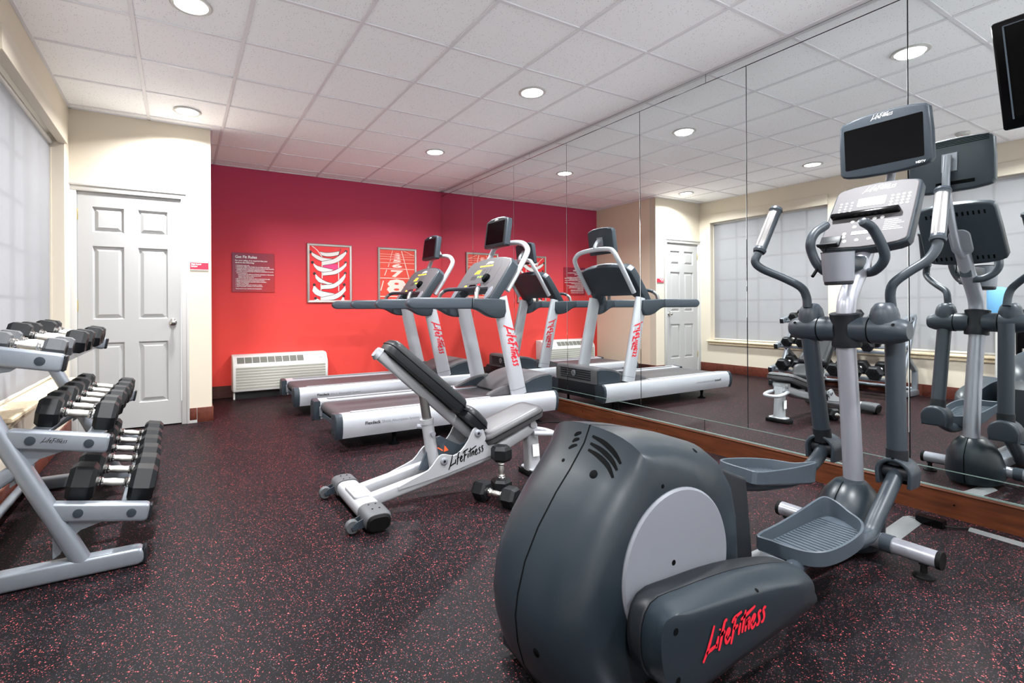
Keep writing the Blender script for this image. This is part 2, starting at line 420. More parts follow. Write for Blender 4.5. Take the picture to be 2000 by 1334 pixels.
# ceiling: lay-in panels in a metal grid
ce = struct('ceiling', G().box((XL - .3, YB - .1, ZC + .03), (XM + .1, YR + .1, ZC + .1)), 'white_paint')
gx0, gy0, GP = -.238, 2.4388, .6096
def tile_mesh(w, h):
    g = G(); e = .006
    g.loft([[(0, 0, .016), (w, 0, .016), (w, h, .016), (0, h, .016)], [(0, 0, .008), (w, 0, .008), (w, h, .008), (0, h, .008)],
            [(e, e, .004), (w - e, e, .004), (w - e, h - e, .004), (e, h - e, .004)]])
    me = bpy.data.meshes.new('ceiling_panel'); bmesh.ops.recalc_face_normals(g.bm, faces=g.bm.faces); g.bm.to_mesh(me); g.bm.free()
    me.materials.append(M['ceiling_tile']); return me
TM = {}
for i in range(-1, 7):
    for j in range(-7, 8):
        x0, x1 = max(gx0 + i * GP, XL), min(gx0 + (i + 1) * GP, XM); y0, y1 = max(gy0 + j * GP, YB), min(gy0 + (j + 1) * GP, YR)
        if y0 >= YD - .01: x0 = max(x0, XE)
        if x1 - x0 < .03 or y1 - y0 < .03: continue
        k = (round(x1 - x0 - .014, 3), round(y1 - y0 - .014, 3))
        if k not in TM: TM[k] = tile_mesh(*k)
        o = bpy.data.objects.new('ceiling_panel', TM[k]); link(o, ce); o.location = (x0 + .007, y0 + .007, ZC)
for i in range(0, 7):
    x = gx0 + i * GP
    if XL + .05 < x < XM - .02: obj('grid_runner', G().box((x - .012, YB, ZC - .003), (x + .012, YR if x > XE else YD, ZC + .006), .0012, 1), 'grid_metal', ce)
for j in range(-6, 8):
    y = gy0 + j * GP
    if YB < y < YR - .02: obj('grid_runner', G().box((XL if y < YD else XE, y - .011, ZC - .002), (XM, y + .011, ZC + .006), .0012, 1), 'grid_metal', ce)
for a, b in (((XL, YB, ZC - .003), (XL + .022, YD, ZC + .008)), ((XM - .022, YB, ZC - .003), (XM, YR, ZC + .008)), ((XE, YR - .022, ZC - .003), (XM, YR, ZC + .008)),
             ((XL, YD - .022, ZC - .003), (XE, YD, ZC + .008)), ((XE, YD, ZC - .003), (XE + .022, YR, ZC + .008))):
    obj('wall_angle', G().box(a, b, .001, 1), 'grid_metal', ce)
# walls
struct('wall_back', G().box((XE - .02, YR, 0), (XM + .1, YR + .1, ZC + .03)), 'ombre_wall')
g = G(); g.box((XL - .3, YD, 2.155), (XE, YD + .12, ZC + .03)); g.box((XL - .3, YD, 0), (-.79, YD + .12, 2.155)); g.box((.024, YD, 0), (XE, YD + .12, 2.155))
wdoor = struct('wall_door', g, 'beige_wall')
struct('wall_alcove', G().box((XE - .1, YD + .12, 0), (XE, YR + .1, ZC + .03)), 'beige_red_bounce')
g = G(); g.box((XL - .25, YB, 0), (XL, YD, ZS)); g.box((XL - .25, YB, ZT), (XL, YD, ZC + .03))
ys = [YB] + [v for w in sorted(WIN) for v in w] + [YD + .12]
for k in range(0, len(ys), 2): g.box((XL - .25, ys[k], ZS), (XL, ys[k + 1], ZT))
struct('wall_left', g, 'beige_wall')
struct('wall_front', G().box((XL - .25, YB - .1, 0), (XM + .1, YB, ZC + .03)), 'bounce_white')  # unseen wall, whitened and set close to the lamps to bounce light
# mirrored wall
wr = struct('wall_right', G().box((XM + .008, YB, 0), (XM + .1, YR, ZC + .03)), 'seam_dark')
ms = [-.78, .255, 1.208, 2.123, 3.078, 4.041, 4.996, 5.975, 6.934]
for a, b in zip(ms[:-1], ms[1:]):
    obj('mirror_panel', G().box((XM, a + .0025, .239), (XM + .006, b - .0025, 2.784), .0012, 1), 'mirror', wr, smooth=False)
for zs, cuts in (((2.788, 2.853), (-.78, .2, 2.44, 4.68, 6.934)), ((.146, .2355), (-.78, .235, 2.465, 4.69, 6.934))):
    for a, b in zip(cuts[:-1], cuts[1:]):
        obj('mirror_strip', G().box((XM, a + .002, zs[0]), (XM + .006, b - .002, zs[1]), .001, 1), 'mirror', wr, smooth=False)
obj('mirror_channel', G().box((XM - .004, YB, .139), (XM + .007, YR, .147)), 'glass_edge', wr)
obj('mirror_edge', G().box((XM - .0006, YB, .2352), (XM + .003, YR, .2394)), 'glass_edge', wr)
bw = obj('baseboard_right', G().prism([(XM + .008, 0), (XM - .016, 0), (XM - .016, .128), (XM - .012, .132), (XM - .010, .138), (XM + .008, .138)], 'y', YB, YR), 'wood_base'); bw['kind'] = 'structure'
obj('bead', G().tube([(XM - .0165, YB, .131), (XM - .0165, YR, .131)], .0035, 8), 'wood_base', bw)
for y in (.62, 1.02, 1.49, 1.95, 2.9, 3.4, 3.8): obj('screw', G().lathe([(.004, 0), (.004, .002)], (XM - .016, y, .07), (-1, 0, 0), 8), 'black_matt', bw)
# other baseboards
o = struct('baseboard_back', G().box((XE, YR - .014, 0), (XM - .02, YR, .15), .003, 1), 'wood_dark')
o = struct('baseboard_alcove', G().box((XE, YD + .1, 0), (XE + .012, YR, .145), .003, 1), 'wood_dark')
bd = struct('baseboard_door', G().box((.078, YD - .008, 0), (XE + .008, YD, .13)), 'trim_white')
for a, b in ((.079, .139), (.142, .282)): obj('tile', G().box((a, YD - .014, .002 if a > .1 else .03), (b, YD, .143), .003, 2), 'tile_brown', bd)
obj('tile', G().box((XE - .001, YD - .006, .002), (XE + .013, YD + .14, .143), .003, 2), 'tile_brown', bd)
bl = struct('baseboard_left', G().box((XL, YB, 0), (XL + .006, YD, .13)), 'trim_white')
y = YD - .02
while y > 1.0:
    obj('tile', G().box((XL, y - .298, .002), (XL + .013, y, .143), .003, 2), 'tile_brown', bl); y -= .30

# door_1
dr = struct('door_1', G().box((-.775, YD + .034, .012), (.012, YD + .06, 2.14)), 'white_paint')
g = G(); 
for (x0, x1, z0, z1) in ((-.845, -.779, 0, 2.146), (.016, .078, 0, 2.146), (-.845, .078, 2.146, 2.214)):
    g.box((x0, YD - .012, z0), (x1, YD + .01, z1), .004, 2)
for (x0, x1, z0, z1) in ((-.845, -.823, 0, 2.190), (.056, .078, 0, 2.190), (-.845, .078, 2.190, 2.214)): g.box((x0, YD - .022, z0), (x1, YD - .008, z1), .004, 2)
obj('casing', g, 'trim_white', dr)
g = G(); g.box((-.79, YD, 0), (-.777, YD + .12, 2.155)); g.box((.014, YD, 0), (.024, YD + .12, 2.155)); g.box((-.79, YD, 2.143), (.024, YD + .12, 2.155))
obj('jamb', g, 'trim_white', dr)
obj('threshold', G().box((-.777, YD + .02, 0), (.014, YD + .1, .008)), 'black_matt', dr)
# stiles and rails stand proud of the recessed raised panels
YF = YD + .010
g = G(); xs = (-.775, -.668, -.435, -.328, -.095, .012); zs = (.012, .235, .80, 1.01, 1.665, 1.79, 2.015, 2.14)
for (a, b) in ((xs[0], xs[1]), (xs[2], xs[3]), (xs[4], xs[5])): g.box((a, YF, zs[0]), (b, YD + .036, zs[-1]))
for (a, b) in ((zs[0], zs[1]), (zs[2], zs[3]), (zs[4], zs[5]), (zs[6], zs[7])):
    for (c, d) in ((xs[1], xs[2]), (xs[3], xs[4])): g.box((c, YF, a), (d, YD + .036, b))
obj('stile_frame', g, 'white_paint', dr, smooth=False)
for (c, d) in ((xs[1], xs[2]), (xs[3], xs[4])):
    for (a, b) in ((zs[1], zs[2]), (zs[3], zs[4]), (zs[5], zs[6])):
        def ring(e, y): return [(c + e, y, a + e), (d - e, y, a + e), (d - e, y, b - e), (c + e, y, b - e)]
        obj('panel', G().loft([ring(0, YF + .024), ring(0, YF + .001), ring(.012, YF + .019), ring(.017, YF + .019), ring(.044, YF + .003), ring(.046, YF + .003)]), 'white_paint', dr, smooth=False)
for z in (.28, 1.13, 1.94): obj('hinge', G().box((-.786, YD + .008, z - .05), (-.770, YD + .016, z + .05), .002, 1).tube([(-.777, YD + .006, z - .05), (-.777, YD + .006, z + .05)], .006, 8), 'brass', dr)
kb = obj('knob', G().lathe([(.033, 0), (.033, .004), (.028, .008), (.012, .012), (.011, .03), (.02, .036), (.027, .046), (.027, .058), (.018, .066), (.008, .067)], (-.055, YF, .975), (0, -1, 0), 24), 'chrome', dr)
obj('keyhole', G().lathe([(.008, 0), (.006, .002)], (-.055, YF - .067, .975), (0, -1, 0), 12), 'steel_brushed', kb)

# windows, sills, shades
WL = ['nearest the white door', 'beside the dumbbell rack', 'farthest from the white door']
for n, (a, b) in enumerate(WIN):
    x0, x1 = XL - .2, XL - .16
    g = G(); g.box((x0, a, ZS), (x1, a + .05, ZT)); g.box((x0, b - .05, ZS), (x1, b, ZT)); g.box((x0, a, ZS), (x1, b, ZS + .05)); g.box((x0, a, ZT - .05), (x1, b, ZT))
    w = struct('window_%d' % (n + 1), g, 'window_vinyl')
    for k in range(1, 5): yy = a + (b - a) * k / 5; obj('muntin', G().box((x0 + .01, yy - .011, ZS + .05), (x1 - .006, yy + .011, ZT - .05)), 'window_vinyl', w)
    for k in range(1, 6): zz = ZS + (ZT - ZS) * k / 6; obj('muntin', G().box((x0 + .011, a + .05, zz - .012), (x1 - .007, b - .05, zz + .012)), 'window_vinyl', w)
    for k in range(5):
        obj('pane', G().box((x0 + .014, a + (b - a) * k / 5 + (.05 if k == 0 else .011), ZS + .05), (x0 + .018, a + (b - a) * (k + 1) / 5 - (.05 if k == 4 else .011), ZT - .05)), 'window_glass', w)
    for yy, s in ((a, 1), (b, -1)):
        obj('reveal', G().box((XL - .158, min(yy, yy + s * .004), ZS + .026), (XL - .001, max(yy, yy + s * .004), ZT)), 'cream_board', w)
    obj('window_sill', G().prism([(XL - .16, ZS), (XL - .16, ZS + .025), (XL + .055, ZS + .025), (XL + .062, ZS + .018), (XL + .062, ZS + .004), (XL + .055, ZS)], 'y', a - .045, b + .045, .003).box((XL + .001, a - .02, ZS - .045), (XL + .03, b + .02, ZS), .006), 'marble', w)
    t = thing('roller_shade', 'pale grey screen roller shade pulled down over the window ' + WL[n], 'blind', (XL - .09, (a + b) / 2, ZS + .06), 'roller shades on the left wall')
    g = G(); ym, ns = 14, 12
    secs = []
    for i in range(ym + 1):
        yy = a + .012 + (b - a - .024) * i / ym
        secs.append([(XL - .095 + .003 * math.sin(i * 2.1) * (1 - k / ns), yy, ZS + .055 + (2.47 - ZS - .055) * k / ns) for k in range(ns + 1)])
    vs = [[g.bm.verts.new(p) for p in s] for s in secs]
    for i in range(ym):
        for k in range(ns): g.bm.faces.new((vs[i][k], vs[i + 1][k], vs[i + 1][k + 1], vs[i][k + 1]))
    obj('fabric', g, 'shade_fabric', t)
    obj('hem_bar', G().box((XL - .101, a + .012, ZS + .035), (XL - .089, b - .012, ZS + .058), .004, 2), 'trim_white', t)
    obj('roller_tube', G().tube([(XL - .095, a + .01, 2.49), (XL - .095, b - .01, 2.49)], .022, 14), 'trim_white', t)
    obj('valance', G().box((XL - .04, a - .005, 2.49), (XL + .022, b + .005, 2.63), .002, 1), 'cream_board', t)
    for c_ in (a + .008, b - .008): obj('side_channel', G().box((XL - .105, c_ - .004, ZS + .03), (XL - .085, c_ + .004, 2.48)), 'cream_board', t)

# recessed downlights
LP = [(.067, 3.353), (.067, 5.182), (2.505, 3.353), (2.505, 5.182), (2.505, 1.524), (.067, 1.524), (2.505, -.305), (.067, -.305)]
LL = ['near the front left, over the dumbbell rack', 'right in front of the white door', 'above the bench, near the mirrors', 'above the far treadmill by the red wall', 'above the elliptical trainer', 'beyond the dumbbell rack toward the viewer', 'behind the viewer, mirror side', 'behind the viewer, window side']
for (x, y), l in zip(LP, LL):
    t = thing('recessed_downlight', 'round white recessed ceiling downlight ' + l, 'ceiling light', (x, y, ZC), 'recessed downlights')
    obj('trim_ring', G().lathe([(.108, .003), (.112, -.004), (.104, -.010), (.088, -.008), (.086, .002)], (x, y, ZC), (0, 0, 1), 32, cap=False), 'trim_white', t)
    obj('lens', G().lathe([(.086, -.002), (.07, -.010), (.04, -.015), (.001, -.017)], (x, y, ZC), (0, 0, 1), 32), 'lens', t)
    ld = bpy.data.lights.new('downlight_lamp', 'AREA'); ld.shape = 'DISK'; ld.size = .15; ld.energy = LAMP_W; ld.color = (.965, .985, 1); ld.spread = math.radians(150)
    lo = bpy.data.objects.new('downlight_lamp', ld); link(lo, t); lo.location = (0, 0, -.02)
t = thing('smoke_detector', 'small round white ceiling smoke detector with red light', 'detector', (-.05, 1.98, ZC))
obj('body', G().lathe([(.06, .002), (.06, -.012), (.045, -.03), (.001, -.033)], (-.05, 1.98, ZC), (0, 0, 1), 24), 'trim_white', t)
obj('indicator_light', G().lathe([(.007, 0), (.005, -.004)], (-.02, 1.98, ZC - .031), (0, 0, 1), 10), 'stop_red', t)

# signs and pictures
t = thing('room_sign', 'small dark red FIRE PUMP ROOM sign beside the white door', 'sign', (.166, YD, 1.5))
obj('plate', G().box((.088, YD - .006, 1.482), (.245, YD, 1.545), .001, 1), 'sign_red', t)
obj('holder_strip', G().box((.088, YD - .005, 1.470), (.245, YD, 1.4815)), 'frame_steel', t)
for s, z in (('FIRE PUMP', 1.523), ('ROOM', 1.503)):
    obj('lettering', text(s, (.096, YD - .0068, z), (1, 0, 0), (0, 0, 1), .088 if s != 'ROOM' else .053, bold=.0015), 'logo_white', t, smooth=False)
t = thing('rules_sign', 'berry and red Get Fit Rules sign on the red wall', 'sign', (.808, YR, 1.55))
obj('plate', G().box((.562, YR - .012, 1.305), (1.054, YR, 1.794), .001, 1), 'rules_print', t)
RULES = [('Get Fit Rules', .595, 1.728, .25, .001), ('For your safety, it is required that you', .595, 1.690, .37, .0012), ('observe the following:', .595, 1.664, .22, .0012)]
LINES = [('Registered guests only.', 1), ('Individuals utilizing this facility do so at their own risk.', 1), ('Individuals should use endurance exercise machines unless physically', 1), ('qualified and have a physician\'s approval to do so.', 0),
         ('It is highly recommended that the following individuals not use the', 1), ('exercise equipment:', 0), ('persons under the influence of alcohol, stimulants or depressants', 2), ('unsupervised children under the age of 16', 2), ('children under the age of 14', 2),
         ('Should you need any assistance please contact the front desk.', 1), ('Equipment should be used in the presence of others.', 1), ('Proper and appropriate exercising attire is necessary.', 1), ('Smoking is prohibited.', 1), ('Always practice safety and courtesy to others.', 1), ('Report any unsafe conditions to the management.', 1)]
z = 1.632
for s, k in LINES:
    RULES.append((s, .612 if k < 2 else .63, z, len(s) * .0064, .0016))
    if k == 1: RULES.append(('.', .599, z + .004, .006, .004))
    z -= .0186
RULES.append(('Thank you for your attention and cooperation.', .599, 1.342, .305, .0016))
big = bmesh.new(); small = bmesh.new()
for s, x, z, w, bo in RULES:
    b = text(s, (x, YR - .0135, z), (1, 0, 0), (0, 0, 1), w, bold=bo); me = bpy.data.meshes.new('tmp'); b.to_mesh(me); (big if z > 1.65 else small).from_mesh(me); b.free(); bpy.data.meshes.remove(me)
obj('heading', big, 'logo_white', t, smooth=False); obj('rule_text', small, 'logo_white', t, smooth=False)

def pic(name, label, x0, x1, z0, z1, back):
    t = thing(name, label, 'picture', ((x0 + x1) / 2, YR, z0), 'framed posters on the red wall')
    f = .034; y = YR - .03
    for a, b, c, d in ((x0, x1, z1 - f, z1), (x0, x1, z0, z0 + f)):
        s = 1 if c > (z0 + z1) / 2 else -1; o1, o2 = (d, c) if s > 0 else (c, d)
        g = G(); g.loft([[(a, YR, o1), (b, YR, o1), (b - f, YR, o2), (a + f, YR, o2)], [(a, y + .006, o1), (b, y + .006, o1), (b - f, y + .012, o2), (a + f, y + .012, o2)], [(a + .006, y, o1 - s * .006), (b - .006, y, o1 - s * .006), (b - f + .004, y + .003, o2 + s * .004), (a + f - .004, y + .003, o2 + s * .004)]])
        obj('frame_rail', g, 'frame_steel', t, smooth=False)
    for s in (-1, 1):
        o1, o2 = (x0, x0 + f) if s < 0 else (x1, x1 - f)
        g = G(); g.loft([[(o1, YR, z0), (o1, YR, z1), (o2, YR, z1 - f), (o2, YR, z0 + f)], [(o1, y + .006, z0), (o1, y + .006, z1), (o2, y + .012, z1 - f), (o2, y + .012, z0 + f)], [(o1 - s * .006, y, z0 + .006), (o1 - s * .006, y, z1 - .006), (o2 + s * .004, y + .003, z1 - f + .004), (o2 + s * .004, y + .003, z0 + f - .004)]])
        obj('frame_rail', g, 'frame_steel', t, smooth=False)
    obj('poster', G().box((x0 + f - .003, YR - .016, z0 + f - .003), (x1 - f + .003, YR - .002, z1 - f + .003)), back, t)
    return t, x0 + f, x1 - f, z0 + f, z1 - f
# shoe-lace close-up; pixels of an enlarged view mapped to the print
t, x0, x1, z0, z1 = pic('framed_poster', 'steel-framed poster of a red shoe with crossed white laces', 1.459, 2.06, 1.173, 1.962, 'poster_red')
def S(px, py, lay=0): return V(x0 + (px - 158) / (908 - 158) * (x1 - x0), YR - .0165 - .0006 * lay, z1 - (py - 150) / (1172 - 150) * (z1 - z0))
def clampS(p): p.x = min(max(p.x, x0), x1); p.z = min(max(p.z, z0), z1); return p
def stroke(pts, w, lay, m, nm): obj(nm, G().ribbon([clampS(S(p.x, p.y, lay)) for p in cr(pts, 5)], w * (x1 - x0) / 750, (0, -1, 0)), m, t, smooth=False)
def band(top, bot, lay, nm='lace', edge=True):
    a = cr(top, 5); b = cr(bot, 5); n = min(len(a), len(b))
    if edge:
        g = G(); va = [g.bm.verts.new(clampS(S(p.x, p.y - 9, lay - .5))) for p in a[:n]]; vb = [g.bm.verts.new(clampS(S(p.x, p.y + 9, lay - .5))) for p in b[:n]]
        for i in range(n - 1): g.bm.faces.new((va[i], va[i + 1], vb[i + 1], vb[i]))
        obj('lace_shadow', g, 'lace_line', t, smooth=False)
    g = G(); va = [g.bm.verts.new(clampS(S(p.x, p.y, lay))) for p in a[:n]]; vb = [g.bm.verts.new(clampS(S(p.x, p.y, lay))) for p in b[:n]]
    for i in range(n - 1): g.bm.faces.new((va[i], va[i + 1], vb[i + 1], vb[i]))
    obj(nm, g, 'lace', t, smooth=False)
stroke([(200, 150), (300, 230), (385, 350)], 12, 1, 'lace', 'stitch_edge'); stroke([(745, 175), (715, 260), (690, 330)], 14, 1, 'lace_line', 'stitch_edge')
g = G(); g.poly([clampS(S(*p, 1)) for p in ((405, 505), (640, 480), (690, 490), (690, 590), (600, 590), (405, 545))]); obj('tongue_patch', g, 'poster_pink', t, smooth=False)
for x, ya, yb in ((388, 350, 760), (700, 330, 1000), (365, 860, 1170)): stroke([(x, ya), (x, (ya + yb) / 2), (x, yb)], 16, 1, 'lace', 'stitch_edge')
band([(345, 255), (450, 270), (560, 262), (715, 230)], [(380, 320), (470, 335), (580, 328), (695, 300)], 2)
for tl, bl_, tr, br in (([(190, 270), (300, 325), (420, 370), (600, 385)], [(200, 330), (300, 400), (420, 440), (500, 440)], [(845, 225), (730, 300), (600, 385), (390, 440)], [(850, 270), (760, 380), (620, 460), (400, 510)]),
                        ([(220, 470), (300, 525), (420, 555), (600, 590)], [(240, 540), (310, 610), (420, 640), (500, 645)], [(850, 440), (750, 530), (600, 610), (400, 650)], [(850, 500), (770, 590), (640, 670), (400, 705)]),
                        ([(255, 670), (340, 750), (460, 820), (610, 860)], [(265, 760), (330, 830), (440, 860), (560, 890)], [(830, 650), (750, 740), (600, 860), (370, 890)], [(830, 720), (760, 830), (600, 940), (370, 965)]),
                        ([(235, 890), (330, 985), (450, 1020), (620, 1050)], [(205, 1000), (270, 1070), (400, 1120), (510, 1125)], [(825, 890), (740, 990), (600, 1070), (370, 1125)], [(835, 985), (740, 1090), (600, 1160), (370, 1172)])):
    band(tl, bl_, 3); band(tr, br, 5)
band([(245, 1130), (300, 1150), (340, 1172)], [(245, 1172), (290, 1172), (340, 1172)], 3, edge=False); band([(790, 1090), (760, 1140), (740, 1172)], [(810, 1172), (790, 1172), (770, 1172)], 3, edge=False)
for px, py in ((172, 268), (845, 225), (210, 462), (838, 445), (245, 672), (826, 650), (240, 885), (805, 870), (262, 1140), (795, 1095)):
    obj('eyelet', G().lathe([(.020, 0), (.018, .0006), (.010, .0008)], clampS(S(px, py, 2)), (0, -1, 0), 14), 'lace_line', t)
# running-track numerals
t, x0, x1, z0, z1 = pic('framed_poster', 'steel-framed poster of red running-track lanes with white numerals', 2.433, 3.03, 1.173, 1.962, 'track_red')
wx = lambda u: x0 + u * (x1 - x0); wz = lambda v: z0 + v * (z1 - z0); yq = YR - .0168
def ln(u0, v0, u1, v1, w): obj('lane_line', G().ribbon([(wx(u0), yq, wz(v0)), (wx(u1), yq, wz(v1))], w, (0, -1, 0)), 'track_white', t, smooth=False)
for v, w in ((.075, .012), (.44, .009), (.625, .007), (.745, .005), (.82, .004), (.87, .003), (.915, .003)): ln(0, v, 1, v, w)
ln(.02, .19, .095, .385, .014); ln(.13, .49, .19, .605, .011); ln(.23, .66, .26, .73, .008); ln(.28, .77, .31, .82, .006)
ln(.62, .995, .97, .10, .010); ln(.36, .995, .30, .84, .005); ln(.68, .995, .995, .90, .004)
for ch, u, v, wd_, hh in (('8', .19, .12, .56, .30), ('7', .31, .46, .36, .14), ('6', .34, .65, .30, .08), ('5', .37, .76, .24, .05), ('4', .39, .83, .20, .035), ('3', .41, .88, .17, .028), ('2', .43, .925, .14, .02)):
    b = text_bm(ch, .1, .004); xs = [q.co.x for q in b.verts]; yy = [q.co.y for q in b.verts]
    for q in b.verts: q.co = V(wx(u) + (q.co.x - min(xs)) / (max(xs) - min(xs)) * wd_ * (x1 - x0), yq, wz(v) + (q.co.y - min(yy)) / (max(yy) - min(yy)) * hh * (z1 - z0))
    obj('numeral', b, 'track_white', t, smooth=False)

# wall air conditioner under the rules sign
t = thing('air_conditioner', 'white packaged wall air conditioner at the foot of the red wall', 'air conditioner', (1.11, YR, 0))
a, b, yf, zb, zt = .545, 1.674, 6.70, .085, .53
prof = [(YR, zb), (yf + .03, zb), (yf + .008, zb + .012), (yf, zb + .03), (yf, zt - .13), (yf + .012, zt - .10), (yf + .07, zt - .022), (yf + .10, zt - .004), (YR, zt)]
obj('cabinet', G().prism(prof, 'x', a, b, .012, 3), 'ptac_white', t, sharp=30)
for k in range(8):
    z = zb + .035 + k * .0335
    obj('louver', G().prism([(yf + .002, z), (yf - .002, z + .003), (yf - .006, z + .028), (yf - .003, z + .031), (yf + .002, z + .031)], 'x', a + .035, b - .035), 'ptac_grille', t)
sl = V(0, .058, .078).normalized()
for k in range(9):
    xa = a + .05 + k * .087
    o0 = V(xa, yf + .014, zt - .098); u = V(1, 0, 0); n_ = V(0, -.8, .6)
    obj('outlet_grille', G().poly([o0 + n_ * .002, o0 + u * .08 + n_ * .002, o0 + u * .08 + sl * .085 + n_ * .002, o0 + sl * .085 + n_ * .002]).poly([o0 + sl * .04 + n_ * .004, o0 + u * .08 + sl * .04 + n_ * .004, o0 + u * .08 + sl * .046 + n_ * .004, o0 + sl * .046 + n_ * .004]), 'ptac_outlet', t, smooth=False)
o0 = V(b - .285, yf + .014, zt - .098); n_ = V(0, -.8, .6)
cp = obj('control_lid', G().loft([[o0, o0 + V(.25, 0, 0), o0 + V(.25, 0, 0) + sl * .085, o0 + sl * .085], [o0 + n_ * .006 + V(.004, 0, 0), o0 + V(.246, 0, 0) + n_ * .006, o0 + V(.246, 0, 0) + sl * .081 + n_ * .006, o0 + V(.004, 0, 0) + sl * .081 + n_ * .006]]), 'ptac_white', t, smooth=False)
obj('name_mark', G().ribbon([o0 + V(.13, 0, 0) + sl * .03 + n_ * .0065, o0 + V(.225, 0, 0) + sl * .03 + n_ * .0065], .007, n_), 'print_grey', cp, smooth=False)
obj('subbase', G().box((a + .03, yf + .07, 0), (b - .03, YR - .015, zb + .01)), 'ptac_dark', t)
obj('leveling_bracket', G().box((a + .01, yf + .05, 0), (a + .028, yf + .14, zb + .005)), 'ptac_white', t)
# ================================================================== dumbbells
def make_dumbbell(D, HL, cc, hm='rubber_head'):
    t = thing('dumbbell', '', 'dumbbell')
    R = D / math.sqrt(3); h = cc / 2
    def hexa(r, x): return [(x, r * math.cos(math.radians(60 * k)), r * math.sin(math.radians(60 * k))) for k in range(6)]
    for s in (-1, 1):
        a, b = s * (h - HL / 2), s * (h + HL / 2)
        o = obj('head', G().loft([hexa(R * .74, a - s * .002), hexa(R * .80, a), hexa(R, a + s * HL * .17), hexa(R, b - s * HL * .20), hexa(R * .80, b), hexa(R * .5, b + s * .001)]), hm, t, sharp=20, smooth=False)
        obj('end_plate', G().lathe([(R * .42, 0), (R * .40, .0015)], (b + s * .0012, 0, 0), (s, 0, 0), 6), 'black_rubber', o, smooth=False)
        obj('collar', G().lathe([(.012, 0), (.0225, .002), (.0235, .010), (.019, .014), (.021, .020), (.0175, .026)], (s * (h - HL / 2), 0, 0), (-s, 0, 0), 16), 'chrome', t)
    e = h - HL / 2 - .02
    obj('handle', G().lathe([(.0145, -e), (.0155, -e * .6), (.0180, 0), (.0155, e * .6), (.0145, e)], (0, 0, 0), (1, 0, 0), 16), 'chrome_knurl', t)
    return t
DB = {'big': make_dumbbell(.152, .098, .226), 'mid': make_dumbbell(.126, .082, .210), 'small': make_dumbbell(.110, .084, .222), 'grey': make_dumbbell(.086, .074, .190, 'rubber_grey'), 'short': make_dumbbell(.108, .084, .192)}
DH = {'big': .152, 'mid': .126, 'small': .110, 'grey': .086, 'short': .108}
used = set()
def dumbbell(kind, loc, rot, label, group):
    t = DB[kind] if kind not in used else copy_tree(DB[kind]); used.add(kind)
    t.location = loc; t.rotation_euler = rot; t['label'] = label; t['group'] = group; return t

# ================================================================== dumbbell rack along the left wall
Y0, Y1 = 2.64, 4.00
SL = math.radians(11)
rk = thing('dumbbell_rack', 'silver three-tier dumbbell rack with slanted end frames under the windows', 'rack', (-.45, 3.32, 0))
TIER = [(-.295, .253, .36), (-.425, .566, .34), (-.60, .918, .39)]      # bar centre x, z, length
for yi, y in enumerate((Y0, Y1)):
    obj('foot', G().prism(rrect(.70, .072, .03, 4, (-.485, .04)), 'y', y - .034, y + .034, .012, 3), 'silver_frame', rk)
    obj('foot_cap', G().prism(rrect(.016, .066, .006, 3, (-.136, .04)), 'y', y - .031, y + .031, .006, 2), 'graphite_dark', rk)
    up = V(-.355, y, .06); ut = V(-.765, y, .95)
    obj('upright', G().tube([up, ut], (.034, .032), 20, up=(0, 1, 0), sq=3.2), 'silver_frame', rk)
    obj('diagonal_brace', G().tube([V(-.56, y, .47), V(-.66, y, .40), V(-.80, y, .30)], (.03, .028), 18, up=(0, 1, 0), sq=3.2).tube([V(-.79, y, .31), V(-.795, y, .06)], (.03, .028), 18, up=(0, 1, 0), sq=3.2), 'silver_frame', rk)
    for ti, (cx, cz, ln_) in enumerate(TIER):
        Mx = Matrix.Translation((cx, y, cz)) @ Matrix.Rotation(SL, 4, 'Y')
        g = G().prism(rrect(ln_, .074, .018, 4), 'y', -.027, .027, .010, 3).xf(Mx)
        br = obj('tier_bar', g, 'silver_frame', rk)
        obj('bar_cap', G().prism(rrect(.014, .066, .006, 3, (ln_ / 2 + .002, 0)), 'y', -.024, .024, .006, 2).xf(Mx), 'graphite_dark', br)
        for px_ in ((.10, -.09) if ti else (.115, -.07)):
            obj('plug', G().lathe([(.018, 0), (.0175, .0025), (.012, .0035)], (px_ if ti < 2 else px_ + .02, -.027, 0), (0, -1, 0), 18).xf(Mx), 'graphite', br)
        # curved gusset under the bar
        gus = [(-ln_ / 2 + .03, -.035), (.03, -.035), (.0, -.05), (-.05, -.075), (-.085, -.12), (-.10, -.17), (-.12, -.19)] if ti < 2 else [(-ln_ / 2 + .02, -.03), (.06, -.03), (.035, -.055), (.0, -.066), (-.04, -.045), (-.10, -.05), (-.17, -.10)]
        obj('gusset', G().prism(gus, 'y', -.006, .006).xf(Mx), 'silver_frame', rk)
        if yi == 0 and ti == 1:
            obj('word_mark', logo(V(-.012, -.0277, -.004), (1, 0, 0), (0, 0, 1), .085, .12).xf(Mx @ Matrix.Translation((-.045, 0, 0))), 'logo_black', br, smooth=False)
obj('stretcher', G().tube([V(-.79, Y0, .08), V(-.79, Y1, .08)], .022, 14), 'silver_frame', rk)
for ti, (cx, cz, ln_) in enumerate(TIER):
    for dx in (.095, -.095):
        Mx = Matrix.Translation((cx + (.03 if ti == 2 else 0), 0, cz + (-.006 if ti == 2 else 0))) @ Matrix.Rotation(SL, 4, 'Y')
        obj('shelf_rail', G().box((dx - .03, Y0 + .02, -.018), (dx + .03, Y1 - .02, -.002), .003, 1).box((dx + (.027 if dx > 0 else -.033), Y0 + .02, -.03), (dx + (.033 if dx > 0 else -.027), Y1 - .02, -.002), .001, 1).xf(Mx), 'silver_frame', rk)
